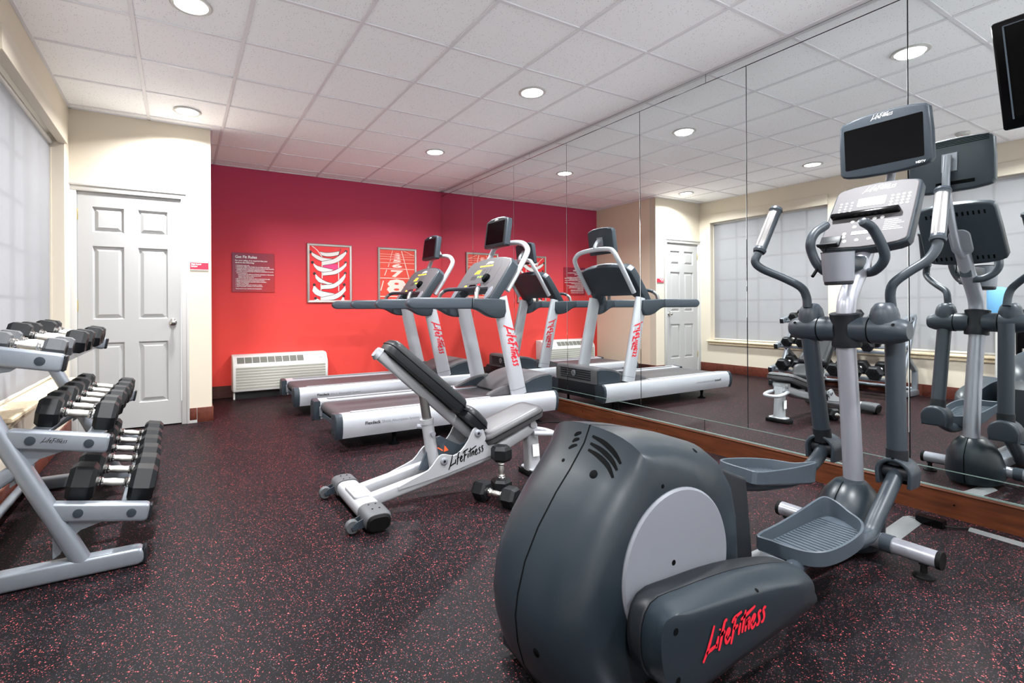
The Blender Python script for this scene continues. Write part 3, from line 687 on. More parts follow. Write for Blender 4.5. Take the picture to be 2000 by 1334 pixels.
def onrack(ti, y, kind, dx=0):
    cx, cz, _ = TIER[ti]; nz = -.002 + DH[kind] / 2 + (-.006 if ti == 2 else 0)
    x = cx + (.03 if ti == 2 else 0)
    return (x + math.sin(SL) * nz + dx * math.cos(SL), y, cz + math.cos(SL) * nz - dx * math.sin(SL))
ORD = ['first', 'second', 'third', 'fourth', 'fifth', 'last']
for i in range(6):
    dumbbell('big', onrack(0, 2.80 + i * .21, 'big', random.uniform(-.006, .006) + .022), (0, SL, random.uniform(-.03, .03)), 'black hex dumbbell on the bottom rack tier, %s counting from the viewer' % ORD[i], 'hex dumbbells on the bottom tier')
for i in range(6):
    dumbbell('mid', onrack(1, 2.93 + i * .188, 'mid', random.uniform(-.006, .006) + .010), (0, SL, random.uniform(-.03, .03)), 'black hex dumbbell on the middle rack tier, %s counting from the viewer' % ORD[i], 'hex dumbbells on the middle tier')
for i, (y, kind, l) in enumerate(((2.80, 'grey', 'small grey hex dumbbell nearest the viewer on the top rack tier'), (2.95, 'grey', 'small grey hex dumbbell just behind the nearest one on the top tier'),
                                  (3.18, 'small', 'black hex dumbbell behind the grey pair on the top rack tier'), (3.34, 'small', 'black hex dumbbell in the middle of the top tier, fourth from the viewer'),
                                  (3.70, 'small', 'black hex dumbbell second from the far end of the top tier'), (3.86, 'small', 'black hex dumbbell at the far end of the top rack tier'))):
    dumbbell(kind, onrack(2, y, kind, random.uniform(-.006, .006) + .012), (0, SL, random.uniform(-.04, .04)), l, 'hex dumbbells on the top tier')
# the pair on the floor by the bench
dumbbell('short', (1.642, 2.522, .1395), (.2, math.pi / 2, 0), 'black hex dumbbell standing upright on the floor beside the bench', 'dumbbells on the floor')
a, b = W(944, 958, Z=.055), W(995, 971, Z=.055)
dumbbell('short', (a + b) / 2, (0, 0, math.atan2(b.y - a.y, b.x - a.x)), 'black hex dumbbell lying on the floor beside the bench', 'dumbbells on the floor')

# ================================================================== adjustable bench
yb = 2.705
bn = thing('weight_bench', 'adjustable weight bench with raised dark padded back and silver frame', 'bench', (1.4, yb, 0))
FX = .835
obj('base_foot', G().tube([(FX, yb - .30, .062), (FX, yb + .30, .062)], (.042, .062), 24, up=(0, 0, 1), sq=3), 'bench_silver', bn)
for s in (-1, 1):
    fc = obj('foot_cap', G().tube([(FX, yb + s * .20, .062), (FX, yb + s * .315, .060), (FX, yb + s * .33, .058)], [(.048, .068), (.048, .068), (.04, .06)], 24, up=(0, 0, 1), sq=3), 'rubber_grey', bn)
    obj('foot_pad', G().tube([(FX, yb + s * .327, .05), (FX, yb + s * .337, .048)], [(.044, .062), (.036, .052)], 24, up=(0, 0, 1), sq=3), 'black_rubber', fc)
    for dx in (-.03, .03):
        for dy in (.225, .285): obj('rivet', G().lathe([(.005, 0), (.004, .001)], (FX + dx * .6, yb + s * dy, .109), (0, 0, 1), 8), 'black_matt', fc)
    obj('wheel', G().lathe([(.012, -.016), (.030, -.016), (.034, -.010), (.034, .010), (.030, .016), (.012, .016)], (FX - .115, yb + s * .265, .036), (0, 1, 0), 20), 'rubber_grey', bn)
    obj('wheel_bracket', G().prism([(FX - .03, .085), (FX - .10, .06), (FX - .125, .04), (FX - .115, .026), (FX - .05, .03)], 'y', yb + s * .265 - .027, yb + s * .265 - .021).prism([(FX - .03, .085), (FX - .10, .06), (FX - .125, .04), (FX - .115, .026), (FX - .05, .03)], 'y', yb + s * .265 + .021, yb + s * .265 + .027).tube([(FX - .115, yb + s * .265 - .03, .036), (FX - .115, yb + s * .265 + .03, .036)], .008, 10), 'graphite', bn)
obj('foot_plate', G().prism(rrect(.10, .20, .02, 3, (FX, yb)), 'z', .09, .112, .006), 'bench_silver', bn)
for s in (-1, 1):
    y = yb + s * .085
    obj('beam', G().tube([(FX + .03, y, .075), (1.20, y, .135), (1.62, y, .215)] + ([(1.80, yb + s * .05, .262), (2.0, yb + s * .025, .325)]), (.036, .026), 16, up=(0, 0, 1), sq=3.5), 'bench_silver', bn)
    sp = [(1.02, .128), (1.10, .155), (1.20, .19), (1.245, .235), (1.275, .262), (1.31, .262), (1.36, .248), (1.41, .27), (1.455, .32), (1.485, .375), (1.51, .392), (1.545, .39), (1.565, .362), (1.58, .315), (1.605, .285), (1.65, .265), (1.65, .215), (1.30, .145), (1.02, .108)]
    yo = y + s * .026
    pl = obj('side_plate', G().prism([(p.x, p.y) for p in cr(sp[:16], 2)] + sp[16:], 'y', yo - .005, yo + .005, .002, 1), 'bench_silver', bn)
    for bx, bz in ((1.522, .355), (1.297, .225)):
        bo = obj('bolt', G().lathe([(.022, 0), (.022, .006), (.018, .009), (.008, .010)], (bx, yo + s * .005, bz), (0, s, 0), 18), 'silver', pl)
        obj('bolt_socket', G().lathe([(.009, 0), (.008, .001)], (bx, yo + s * .015, bz), (0, s, 0), 6), 'graphite_dark', bo)
    if s < 0: obj('word_mark', logo(V(1.325, yo - .0062, .182), (.97, 0, .24), (-.24, 0, .97), .25, .16), 'logo_black', pl, smooth=False)
cg = [(1.19, .16), (1.27, .33), (1.33, .34), (1.40, .30), (1.46, .27), (1.50, .28), (1.53, .36), (1.54, .22), (1.3, .14)]
obj('channel_plate', G().prism(cg, 'y', yb - .008, yb + .008), 'graphite_light', bn)
# telescoping post
obj('post_sleeve', G().tube([(1.292, yb, .15), (1.245, yb, .44)], (.036, .036), 20), 'bench_silver', bn)
obj('post_collar', G().tube([(1.2465, yb, .425), (1.243, yb, .452)], .040, 20), 'bench_silver', bn)
obj('pin_knob', G().tube([(1.262, yb - .03, .37), (1.262, yb - .055, .37)], .014, 12).tube([(1.25, yb, .40), (1.19, yb + .02, .41)], .013, 12), 'silver', bn)
obj('inner_post', G().tube([(1.25, yb, .42), (1.212, yb, .655)], .027, 20), 'steel_brushed', bn)
tri = [V(1.33, yb - .0095, .262), V(1.375, yb - .0095, .255), V(1.345, yb - .0095, .305)]
obj('warning_label', G().poly([V(1.322, yb - .066, .262), V(1.352, yb - .066, .268), V(1.326, yb - .066, .300)]).tube([V(1.315, yb - .064, .27), V(1.30, yb - .03, .28)], .004, 6), 'warn_orange', bn, smooth=False)
# backrest: frame tube and two pads
d = V(.746, 0, -.666); n = V(.666, 0, .746)
A = V(.945, yb, .85)
obj('back_frame', G().tube([A, A + d * .80], (.029, .030), 18, up=n, sq=3.5), 'bench_silver', bn)
obj('frame_end_cap', G().tube([A - d * .012, A + d * .012], [(.030, .026), (.040, .034)], 18, up=n, sq=3), 'silver', bn)
def pad(nm, o, dd, nn, L, wh, wt, th, m):
    """upholstered pad: o = middle of the head edge underside, runs along dd, width tapers wh -> wt"""
    g = G(); yv = V(0, 1, 0); secs = []
    def outline(e, k):
        pts = []
        a, b = wh - e, wt - e; r = min(.05, a * .5)
        for (l, w_, s1, s2) in ((e, a, -1, -1), (L - e, b, 1, -1), (L - e, b, 1, 1), (e, a, -1, 1)):
            cx_, cy_ = l - s1 * r, s2 * (w_ - r)
            a0 = {(-1, -1): 180, (1, -1): 270, (1, 1): 0, (-1, 1): 90}[(s1, s2)]
            for q in range(5): an = math.radians(a0 + 90 * q / 4); pts.append(o + dd * (cx_ + r * math.cos(an)) + yv * (cy_ + r * math.sin(an)) + nn * k)
        return pts
    secs = [outline(.02, 0), outline(.004, .006), outline(0, th * .35), outline(0, th * .6), outline(.008, th * .85), outline(.022, th * .97), outline(.05, th)]
    o2 = obj(nm, g.loft(secs), m, bn, sharp=50)
    pts = outline(-.001, th * .52); pts.append(pts[0]); obj('piping', G().tube(pts, .0035, 6), 'black_rubber', o2)
    return o2
B0 = A + n * .029 + d * .012
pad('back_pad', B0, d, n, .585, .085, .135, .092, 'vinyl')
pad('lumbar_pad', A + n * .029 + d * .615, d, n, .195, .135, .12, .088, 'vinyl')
sd = V(.955, 0, .296).normalized(); sn = V(-sd.z, 0, sd.x)
S0 = V(1.575, yb, .262)
pad('seat_pad', S0, sd, sn, .475, .135, .125, .075, 'vinyl_glare')
obj('seat_bracket', G().tube([V(1.56, yb, .30), V(1.74, yb, .30), V(1.98, yb, .34)], (.02, .03), 12, up=(0, 0, 1), sq=3), 'graphite', bn)
obj('seat_post', G().tube([(1.985, yb, .33), (2.005, yb, .03)], [(.035, .045), (.042, .05)], 16, up=(0, 1, 0), sq=4), 'bench_silver', bn)
obj('base_foot', G().prism(rrect(.115, .22, .035, 5, (2.01, yb)), 'z', 0, .036, .008, 2), 'black_rubber', bn)
obj('foot_plate', G().prism(rrect(.105, .16, .03, 5, (2.01, yb)), 'z', .036, .05, .004, 1), 'bench_silver', bn)
obj('pivot_boss', G().tube([(1.965, yb - .07, .345), (1.965, yb + .07, .345)], .024, 16), 'bench_silver', bn)
obj('lift_handle', G().tube(cr([(1.97, yb - .06, .285), (2.06, yb - .075, .275), (2.135, yb - .06, .262), (2.155, yb, .258), (2.135, yb + .06, .262), (2.06, yb + .075, .275), (1.97, yb + .06, .285)], 5), .0165, 14), 'white_metal', bn)
obj('paper_label', G().poly([V(1.975, yb - .0515, .13), V(2.025, yb - .0525, .13), V(2.02, yb - .051, .21), V(1.97, yb - .05, .21)]), 'logo_white', bn, smooth=False)
# ================================================================== treadmill (built once, then copied beside the red wall)
yt, HW = 4.255, .435
tm = thing('treadmill', 'silver treadmill nearest the viewer, behind the weight bench, facing the mirrors', 'treadmill', (2.09, yt, 0), 'treadmills facing the mirrored wall')
XR, XF = 1.03, 3.14
def sec(s, k=0):  # side rail section, s=-1 viewer side
    q = [(.285 - k, .278 + k), (.285 - k, .125 - k), (.385, .103 - k), (.415, .106 - k), (.428 + k, .14), (.435 + k, .19), (.432 + k, .24), (.418 + k, .274), (.395, .29 + k)]
    return [(yt + s * a, z) for a, z in q]
for s in (-1, 1):
    rl = obj('side_rail', G().prism(sec(s), 'x', XR + .035, XF - .02), 'white_metal', tm, sharp=25)
    obj('rail_cap', G().prism(sec(s, .004), 'x', XR - .02, XR + .036, .010, 3), 'graphite', tm, sharp=30)
    obj('rail_cap', G().prism(sec(s, .003), 'x', XF - .022, XF + .012, .008, 3), 'graphite', tm, sharp=30)
    for dz in (.135, .255): obj('screw', G().lathe([(.005, 0), (.004, .001)], (XR - .0202, yt + s * .36, dz), (-1, 0, 0), 8), 'black_matt', rl)
    pts = rrect(1.28, .052, .025, 4, (1.78, yt + s * .36))
    obj('grip_strip', G().prism(pts, 'z', .2875, .2935), 'grip_pad', rl)
    for fx in (1.50, 2.95):
        obj('leveling_foot', G().lathe([(.045, 0), (.045, .006), (.02, .016), (.014, .03), (.014, .06), (.022, .10), (.022, .12)], (fx, yt + s * .36, 0), (0, 0, 1), 18), 'black_matt', tm)
    # post
    y = yt + s * .36
    ps = obj('upright', G().tube([(2.735, y, .285), (2.635, y, .72), (2.525, y, 1.19)], [(.083, .036), (.080, .036), (.076, .036)], 28, up=(1, 0, 0), sq=2.6), 'white_metal', tm)
    obj('post_seam', G().tube([(2.7225, y, .342), (2.722, y, .345)], (.0835, .0365), 28, up=(1, 0, 0), sq=2.6), 'graphite_light', ps)
    obj('word_mark', logo(V(2.563, y + s * .0365, .935) if s < 0 else V(2.563, y + s * .0365, .935), (.215, 0, -.977), (.977, 0, .215) if s < 0 else (.977, 0, .215), .40, .18), 'logo_red', ps, smooth=False)
    # hand rail
    y = yt + s * .385
    top = 1.182
    pr = [(p.x, p.y) for p in cr([(1.66, top), (1.622, 1.168), (1.60, 1.135), (1.622, 1.10), (1.66, 1.086)], 4)]
    obj('hand_rail', G().prism(pr + [(2.205, 1.086), (2.21, top)], 'y', y - .036, y + .036, .016, 3), 'graphite_light', tm, sharp=35)
    pr = [(2.208, top - .001), (2.47, top - .006), (2.555, 1.165), (2.565, 1.06), (2.545, 1.01), (2.50, .998)] + [(p.x, p.y) for p in cr([(2.44, 1.002), (2.37, 1.022), (2.30, 1.06), (2.25, 1.08), (2.205, 1.087)], 3)]
    obj('rail_bracket', G().prism(pr, 'y', y - .037, y + .037, .014, 3), 'graphite', tm, sharp=35)
# belt, deck
bp_ = [(1.06, .225)] ; R_ = .042
prof = [(2.75, .272), (1.11, .272)] + [(1.105 + R_ * math.cos(math.radians(a)), .230 + R_ * math.sin(math.radians(a))) for a in range(95, 271, 17)] + [(2.75, .190)]
obj('running_belt', G().prism(prof, 'y', yt - .268, yt + .268), 'belt', tm, sharp=30)
obj('deck_edge', G().box((1.08, yt - .286, .17), (2.75, yt - .268, .262)).box((1.08, yt + .268, .17), (2.75, yt + .286, .262)), 'black_matt', tm)
obj('crossmember', G().box((1.075, yt - .285, .145), (1.12, yt + .285, .185), .004, 1), 'graphite_light', tm)
for s in (-1, 1): obj('roller_bracket', G().box((1.055, yt + s * .277 - .008, .15), (1.10, yt + s * .277 + .008, .235), .003, 1), 'silver', tm)
# motor hood
hp = [(2.655, .295), (2.70, .33), (2.80, .385), (2.90, .425), (3.00, .448), (3.09, .455), (3.135, .448), (3.155, .42), (3.16, .285), (2.655, .285)]
obj('motor_hood', G().prism([(p.x, p.y) for p in cr(hp[:8], 3)] + hp[8:], 'y', yt - .33, yt + .33, .012, 3), 'console_face', tm, sharp=30)
for s in (-1, 1):
    wp = [(2.80, .288), (2.42, .288), (2.415, .30), (2.43, .315), (2.50, .342), (2.60, .372), (2.70, .392), (2.80, .40)]
    ws = [(yt + s * .335), (yt + s * .285)]
    o = obj('hood_wing', G().prism(wp, 'y', min(ws), max(ws), .010, 2), 'console_face', tm, sharp=30)
    obj('wing_panel', G().prism([(2.78, .292), (2.45, .292), (2.47, .306), (2.56, .338), (2.66, .368), (2.74, .382)], 'y', *sorted((yt + s * .283, yt + s * .287))), 'graphite', o)
    obj('hood_side_panel', G().prism([(2.83, .288), (2.83, .378), (2.92, .412), (3.02, .432), (3.12, .438), (3.15, .43), (3.15, .288)], 'y', *sorted((yt + s * .329, yt + s * .338)), .003, 1), 'graphite', tm)
obj('motor_panel', G().box((3.13, yt - .30, .12), (3.155, yt + .30, .285), .006, 2), 'graphite_dark', tm)
g = G()
for k in range(5): g.box((3.155, yt - .24, .315 + k * .024), (3.166, yt + .24, .327 + k * .024), .002, 1)
obj('motor_vent', g, 'graphite_dark', tm)
em = obj('round_emblem', G().lathe([(.034, 0), (.034, .006), (.03, .008)], (3.163, yt + .02, .375), (1, 0, 0), 24), 'silver', tm)
obj('emblem_mark', G().ribbon([V(3.172, yt, .36), V(3.172, yt + .015, .38), V(3.172, yt + .02, .395)], .007, (1, 0, 0)).ribbon([V(3.172, yt + .045, .357), V(3.172, yt + .025, .375), V(3.172, yt + .035, .393)], .007, (1, 0, 0)), 'logo_black', em, smooth=False)
obj('belly_pan', G().box((2.66, yt - .284, .12), (3.13, yt + .284, .284)), 'graphite_dark', tm)
# heart-rate bar
hr = cr([(2.27, yt - .375, 1.17), (2.285, yt - .36, 1.235), (2.33, yt - .31, 1.275), (2.38, yt - .2, 1.278), (2.39, yt, 1.275), (2.38, yt + .2, 1.278), (2.33, yt + .31, 1.275), (2.285, yt + .36, 1.235), (2.27, yt + .375, 1.17)], 5)
k = len(hr)
obj('pulse_bar', G().tube(hr[7:k - 7], .019, 14), 'graphite', tm)
for seg in (hr[:9], hr[k - 9:]): obj('pulse_grip', G().tube(seg, .0205, 14), 'steel_brushed', tm)
# console: local plane u = across (+y), v = up the tilt, w = out of the face
cb, ct = V(2.405, yt, 1.195), V(2.695, yt, 1.600)
vv = (ct - cb).normalized(); uu = V(0, -1, 0); ww = V(-vv.z, 0, vv.x)
CL = (ct - cb).length
def Q(u, v, w=0): return cb + uu * u + vv * v + ww * w
FR = Matrix(((uu.x, vv.x, ww.x, cb.x), (uu.y, vv.y, ww.y, cb.y), (uu.z, vv.z, ww.z, cb.z), (0, 0, 0, 1)))
half = [(0, .095), (.24, .095), (.272, .06), (.285, -.01), (.315, -.035), (.36, -.038), (.392, -.01), (.398, .05), (.396, .34), (.388, .41), (.35, .452), (.22, .480), (.10, .492), (0, .496)]
outl = half + [(-a, b) for a, b in half[::-1][1:-1]]
obj('console_shell', G().prism(outl, 'z', -.095, -.004, .012, 3).xf(FR), 'graphite', tm, sharp=30)
fc = obj('console_face', G().prism(inset2(outl, .016), 'z', -.01, .001, .003, 1).xf(FR), 'console_face', tm, sharp=30)
ov = inset2([(0, .16), (.235, .16), (.262, .20), (.26, .36), (.22, .43), (.10, .452), (0, .455)] + [(-a, b) for a, b in [(0, .16), (.235, .16), (.262, .20), (.26, .36), (.22, .43), (.10, .452), (0, .455)][::-1][1:-1]], .004)
obj('overlay_panel', G().prism(ov, 'z', .0005, .0025).xf(FR), 'console_face', tm, sharp=30)
obj('word_mark', logo(Q(-.05, .405, .0032), uu, vv, .13, .16), 'logo_white', fc, smooth=False)
obj('led_strip', G().poly([Q(-.14, .372, .0032), Q(.10, .372, .0032), Q(.10, .388, .0032), Q(-.14, .388, .0032)]), 'led_amber', fc, smooth=False)
g = G()
for i in range(8):
    hgt = (.02, .035, .05, .042, .055, .03, .045, .052)[i]; u = -.165 + i * .0125
    g.poly([Q(u, .285, .0032), Q(u + .010, .285, .0032), Q(u + .010, .285 + hgt, .0032), Q(u, .285 + hgt, .0032)])
obj('led_matrix', g, 'led_amber', fc, smooth=False)
g = G()
for c_ in (-.02, .035, .09):
    for r_ in range(4): g.poly([Q(c_, .285 + r_ * .017, .0032), Q(c_ + .02, .285 + r_ * .017, .0032), Q(c_ + .02, .290 + r_ * .017, .0032), Q(c_, .290 + r_ * .017, .0032)])
for c_ in range(5):
    for r_ in range(3): g.poly([Q(-.18 + c_ * .021, .215 + r_ * .016, .0032), Q(-.168 + c_ * .021, .215 + r_ * .016, .0032), Q(-.168 + c_ * .021, .226 + r_ * .016, .0032), Q(-.18 + c_ * .021, .226 + r_ * .016, .0032)])
obj('key_print', g, 'logo_black', fc, smooth=False)['kind'] = 'stuff'
for u, mm in ((-.055, 'led_green'), (-.01, 'led_amber'), (.035, 'led_green')): obj('button', G().lathe([(.011, 0), (.010, .003)], Q(u, .245, .0025), ww, 14), mm, fc)
obj('fan_knob', G().lathe([(.046, 0), (.046, .02), (.036, .034), (.012, .036)], Q(.135, .215, .002), ww, 24), 'black_matt', fc)
obj('accessory_tray', G().prism(rrect(.13, .045, .02, 4, (-.06, .128)), 'z', .0005, .006).xf(FR), 'black_gloss', fc)
obj('stop_button', G().lathe([(.02, 0), (.02, .008), (.014, .014)], Q(.07, .135, .002), ww, 18), 'stop_red', fc)
obj('safety_badge', G().lathe([(.022, 0), (.021, .004)], Q(-.19, .125, .002), ww, 18), 'led_amber', fc)
for s in (-1, 1): obj('cup_well', G().prism([(.325 * s + .040 * math.cos(a * math.pi / 12), .045 + .072 * math.sin(a * math.pi / 12)) for a in range(24)], 'z', .001, .006, .003, 1).xf(FR), 'disc_grey', tm)
# rear support arch and monitor
ar = cr([(2.62, yt - .345, 1.25), (2.74, yt - .345, 1.43), (2.855, yt - .335, 1.61), (2.872, yt - .30, 1.68), (2.86, yt - .22, 1.722), (2.85, yt, 1.738), (2.86, yt + .22, 1.722), (2.872, yt + .30, 1.68), (2.855, yt + .335, 1.61), (2.74, yt + .345, 1.43), (2.62, yt + .345, 1.25)], 6)
obj('support_arch', G().tube(ar, .026, 16), 'white_metal', tm)
mo = V(2.745, yt, 1.835); mt = math.radians(8)
Mm = Matrix.Translation(mo) @ Matrix.Rotation(mt, 4, 'Y')
mp_ = [(-.185, -.145), (.185, -.145), (.195, -.13), (.195, .10), (.185, .13), (.11, .152), (0, .158), (-.11, .152), (-.185, .13), (-.195, .10), (-.195, -.13)]
mon = obj('monitor', G().prism(mp_, 'x', -.03, .035, .014, 3).xf(Mm), 'graphite', tm, sharp=30)
obj('bezel', G().prism(inset2(mp_, .016), 'x', -.033, -.028, .002, 1).xf(Mm), 'graphite_dark', mon)
obj('screen', G().box((-.0345, -.155, -.112), (-.032, .155, .108)).xf(Mm), 'black_gloss', mon)
obj('word_mark', logo(V(-.0338, .032, .122), (0, -1, 0), (0, 0, 1), .066, .18).xf(Mm), 'logo_white', mon, smooth=False)
obj('monitor_arm', G().tube(cr([(2.85, yt, 1.735), (2.86, yt, 1.77), (2.815, yt, 1.83), (2.78, yt, 1.845)], 4), .022, 14), 'white_metal', tm)
obj('mount_plate', G().box((.034, -.045, -.05), (.042, .045, .05), .002, 1).xf(Mm), 'silver', tm)
# printing on the rail
for s, yy, u in ((-1, yt - HW - .0012, (1, 0, 0)),):
    obj('rail_print', text('Flexdeck', (1.235, yy, .196), u, (0, 0, 1), .125, bold=.0012), 'logo_black', tm, smooth=False)
    obj('rail_print', text('Shock Absorption System', (1.372, yy, .196), u, (0, 0, 1), .315), 'print_grey', tm, smooth=False)
t2 = copy_tree(tm); t2.location = (2.07, yt + 1.495, 0); t2['label'] = 'silver treadmill next to the red wall, the farther of the two'
tag(obj('electric_cord', G().tube(cr([(2.86, 3.92, .05), (2.92, 3.85, .008), (3.05, 3.80, .006), (3.16, 3.72, .006), (3.22, 3.60, .006), (3.20, 3.52, .006)], 5), .005, 8), 'black_rubber', org=(3.05, 3.8, 0)), 'thin black power cord on the floor at the front of the nearer treadmill', 'cord')
# ================================================================== elliptical trainer
ye = 1.155
el = thing('elliptical_trainer', 'large grey elliptical cross-trainer in the foreground with screen and swing arms', 'elliptical trainer', (1.75, ye, 0))
k_ = 2.5457
seam_px = [(440, 50), (520, 52), (600, 58), (760, 85), (900, 125), (985, 190)]
rear_px = [(160, 1320), (110, 1240), (80, 1130), (68, 1000), (80, 890), (115, 730), (180, 560), (270, 385), (340, 270), (410, 140)]
top_ = [W(980 + a / k_, 810 + b / k_, Y=ye) for a, b in seam_px]
rear = [W(980 + a / k_, 810 + b / k_, Y=ye) for a, b in rear_px]
prof = [(p.x, p.z) for p in top_] + [(1.655, .50), (1.685, .40), (1.695, .28), (1.695, .16), (1.67, .075), (1.60, .045), (1.20, .035), (.95, .03)] + [(p.x, max(p.z, .03)) for p in rear]
CXY = V(1.20, .36)
SEC = [(0, 1.0, 1.0), (.012, 1.0, 1.0), (.05, .996, .98), (.09, .985, .93), (.125, .965, .86), (.155, .935, .77), (.178, .895, .66), (.195, .845, .56), (.204, .78, .48), (.206, .60, .38)]
def hsec(dy, s, fs, side):
    out = []
    for x, z in prof:
        q = V(x, z) - CXY; fx = s * (fs if q.x > 0 else 1)
        if q.x > 0: fx = s * (1 - (1 - fs) * min(1, q.x / .25))
        out.append(V(CXY.x + q.x * fx, ye + side * dy, CXY.y + q.y * s))
    return out
g = G().loft([hsec(*q, 1) for q in SEC[::-1]] + [hsec(*q, -1) for q in SEC[1:]])
bmh = g.bm.copy()
hs = obj('drive_housing', g, 'housing', el, sharp=48)
bmesh.ops.recalc_face_normals(bmh, faces=bmh.faces); HT = BVHTree.FromBMesh(bmh)
def hit(px, py, T, off=.0012):
    d = ray(px, py).normalized(); p, nn, i, dist = T.ray_cast(Vector((0, 0, CH)), d)
    if p is None: return None, None
    if nn.dot(d) > 0: nn = -nn
    return p + nn * off, nn
def cpx(x, y): return (980 + x / k_, 810 + y / k_)
obj('seam_line', G().loft([[V(x + (x - CXY.x) * .0016, ye + dy, z + (z - CXY.y) * .0016) for x, z in prof] for dy in (-.0028, .0028)], cap=False), 'black_matt', hs)
def slot(pts, w, m='black_matt', nm='vent_slot', T=None, par=None):
    P, Nn = [], None
    for p in cr(pts, 4):
        q, nn = hit(*cpx(p.x, p.y), T or HT)
        if q is not None: P.append(q); Nn = nn if Nn is None else Nn + nn
    if len(P) > 2:
        n_ = len(P); obj(nm, G().ribbon(P, [w * (.45 + .55 * math.sin(math.pi * (i + .35) / (n_ - .3))) for i in range(n_)], Nn), m, par or hs, smooth=False)
slot([(452, 106), (510, 140), (560, 190), (592, 245)], .015); slot([(442, 142), (495, 175), (545, 225), (573, 277)], .015); slot([(431, 174), (480, 205), (528, 255), (553, 314)], .015)
slot([(396, 88), (376, 94), (362, 104)], .011); slot([(386, 118), (366, 124), (352, 136)], .011); slot([(375, 150), (352, 156), (333, 168)], .011)
def hole(px, py, r, T, par, m='black_matt'):
    q, nn = hit(px, py, T, .0004)
    if q is not None:
        o = obj('screw_hole', G().lathe([(r, 0), (r * .9, .0008)], q, nn, 14), m, par)
for (x, y), r in (((456, 296), .013), ((800, 356), .006), ((960, 178), .009), ((172, 1184), .012), ((306, 226), .006)): hole(*cpx(x, y), r, HT, hs)
# narrow spine in front of the shell
sp = [(1.55, .54), (1.60, .545), (1.71, .498), (1.735, .49), (1.752, .36), (1.768, .22), (1.778, .10), (1.77, .05), (1.45, .05), (1.45, .55)]
obj('housing_spine', G().prism(sp, 'y', ye - .085, ye + .085, .016, 3), 'graphite_dark', el, sharp=30)
for s in (-1, 1):
    yy = ye + s * .203
    dc = obj('crank_disc', G().lathe([(.218, 0), (.218, .006), (.212, .011), (.12, .0125), (.001, .013)], (1.205, yy, .372), (0, s, 0), 64), 'disc_grey', el)
    obj('disc_hole', G().lathe([(.008, 0), (.007, .001)], W(1316, 1099, Y=yy - .013) if s < 0 else V(1.2, yy + .013, .4), (0, s, 0), 14), 'black_matt', dc)
# crank-arm covers: near one from the photo, far one its opposite (half a turn away)
Spx = [(1268, 1178), (1330, 1147), (1429, 1112), (1510, 1098), (1552, 1103), (1574, 1124), (1580, 1148), (1575, 1172), (1448, 1258), (1340, 1332), (1268, 1322), (1250, 1250)]
Opx = [(1303, 1213), (1356, 1193), (1440, 1167), (1510, 1148), (1556, 1141), (1573, 1150), (1577, 1168), (1566, 1192), (1425, 1300), (1345, 1358), (1305, 1340), (1292, 1265)]
yS, yO, yI = ye - .275, ye - .352, ye - .215
S_ = [W(*p, Y=yS) for p in Spx]; O_ = [W(*p, Y=yO) for p in Opx]
def clo(P): 
    Pc = [tuple(p) for p in P]; L = cr(Pc[-2:] + Pc + Pc[:2], 3); return L[6:6 + 3 * len(P)]
S2, O2 = clo(S_), clo(O_)
def mixl(A, B, f): return [a * (1 - f) + b * f for a, b in zip(A, B)]
cenS = sum(S2, V(0, 0, 0)) / len(S2)
def shr(P, f, y): 
    c = sum(P, V(0, 0, 0)) / len(P); return [V(c.x + (p.x - c.x) * f, y, c.z + (p.z - c.z) * f) for p in P]
def setY(P, y): return [V(p.x, y, p.z) for p in P]
inner = [shr(S2, .93, yI), shr(S2, .985, yI - .012), setY(S2, yS + .004), shr(S2, .992, yS + .001)]
obj('cover_backing', G().loft(inner), 'graphite_dark', el, sharp=40)
out = [shr(S2, .992, yS - .0015), setY(S2, yS - .004), setY(mixl(S2, O2, .18), yS - .032), setY(mixl(S2, O2, .5), yS - .058), setY(mixl(S2, O2, .85), yO + .006), setY(O2, yO + .001), shr(O2, .9, yO - .002), shr(O2, .5, yO - .003)]
g = G().loft(out); bmc = g.bm.copy(); bmesh.ops.recalc_face_normals(bmc, faces=bmc.faces); CT = BVHTree.FromBMesh(bmc)
ac = obj('arm_cover', g, 'housing', el, sharp=50)
obj('cover_seam', G().loft([shr(S2, .989, yS + .0012), shr(S2, .989, yS - .0018)]), 'black_matt', ac)
lo_, ln1 = hit(1372, 1278, CT, .0); hi_, _ = hit(1492, 1203, CT, .0)
o_, u_ = W(1374, 1285, Y=yO - .0065), W(1497, 1213, Y=yO - .0065)
uu_ = (u_ - o_); obj('word_mark', logo(o_ - V(0, .0, .0), uu_, V(-uu_.z, 0, uu_.x), uu_.length * 1.0, .17), 'logo_red', ac, smooth=False)
for (x, y), r in (((1320, 1234), .009), ((1478, 1153), .006), ((1325, 1329), .008)): hole(x, y, r, CT, ac)
# far cover
def mirr(P, y): return [V(2 * 1.205 + .30 - p.x - .02, y, .80 - p.z) for p in P]
far_s = [V(p.x + .22, 0, p.z + .15) for p in S2]; far_o = [V(p.x + .22, 0, p.z + .15) for p in O2]
obj('arm_cover', G().loft([shr(far_s, .93, ye + .215), setY(far_s, ye + .275), setY(mixl(far_s, far_o, .5), ye + .33), setY(far_o, ye + .350), shr(far_o, .6, ye + .354)]), 'housing', el, sharp=45)
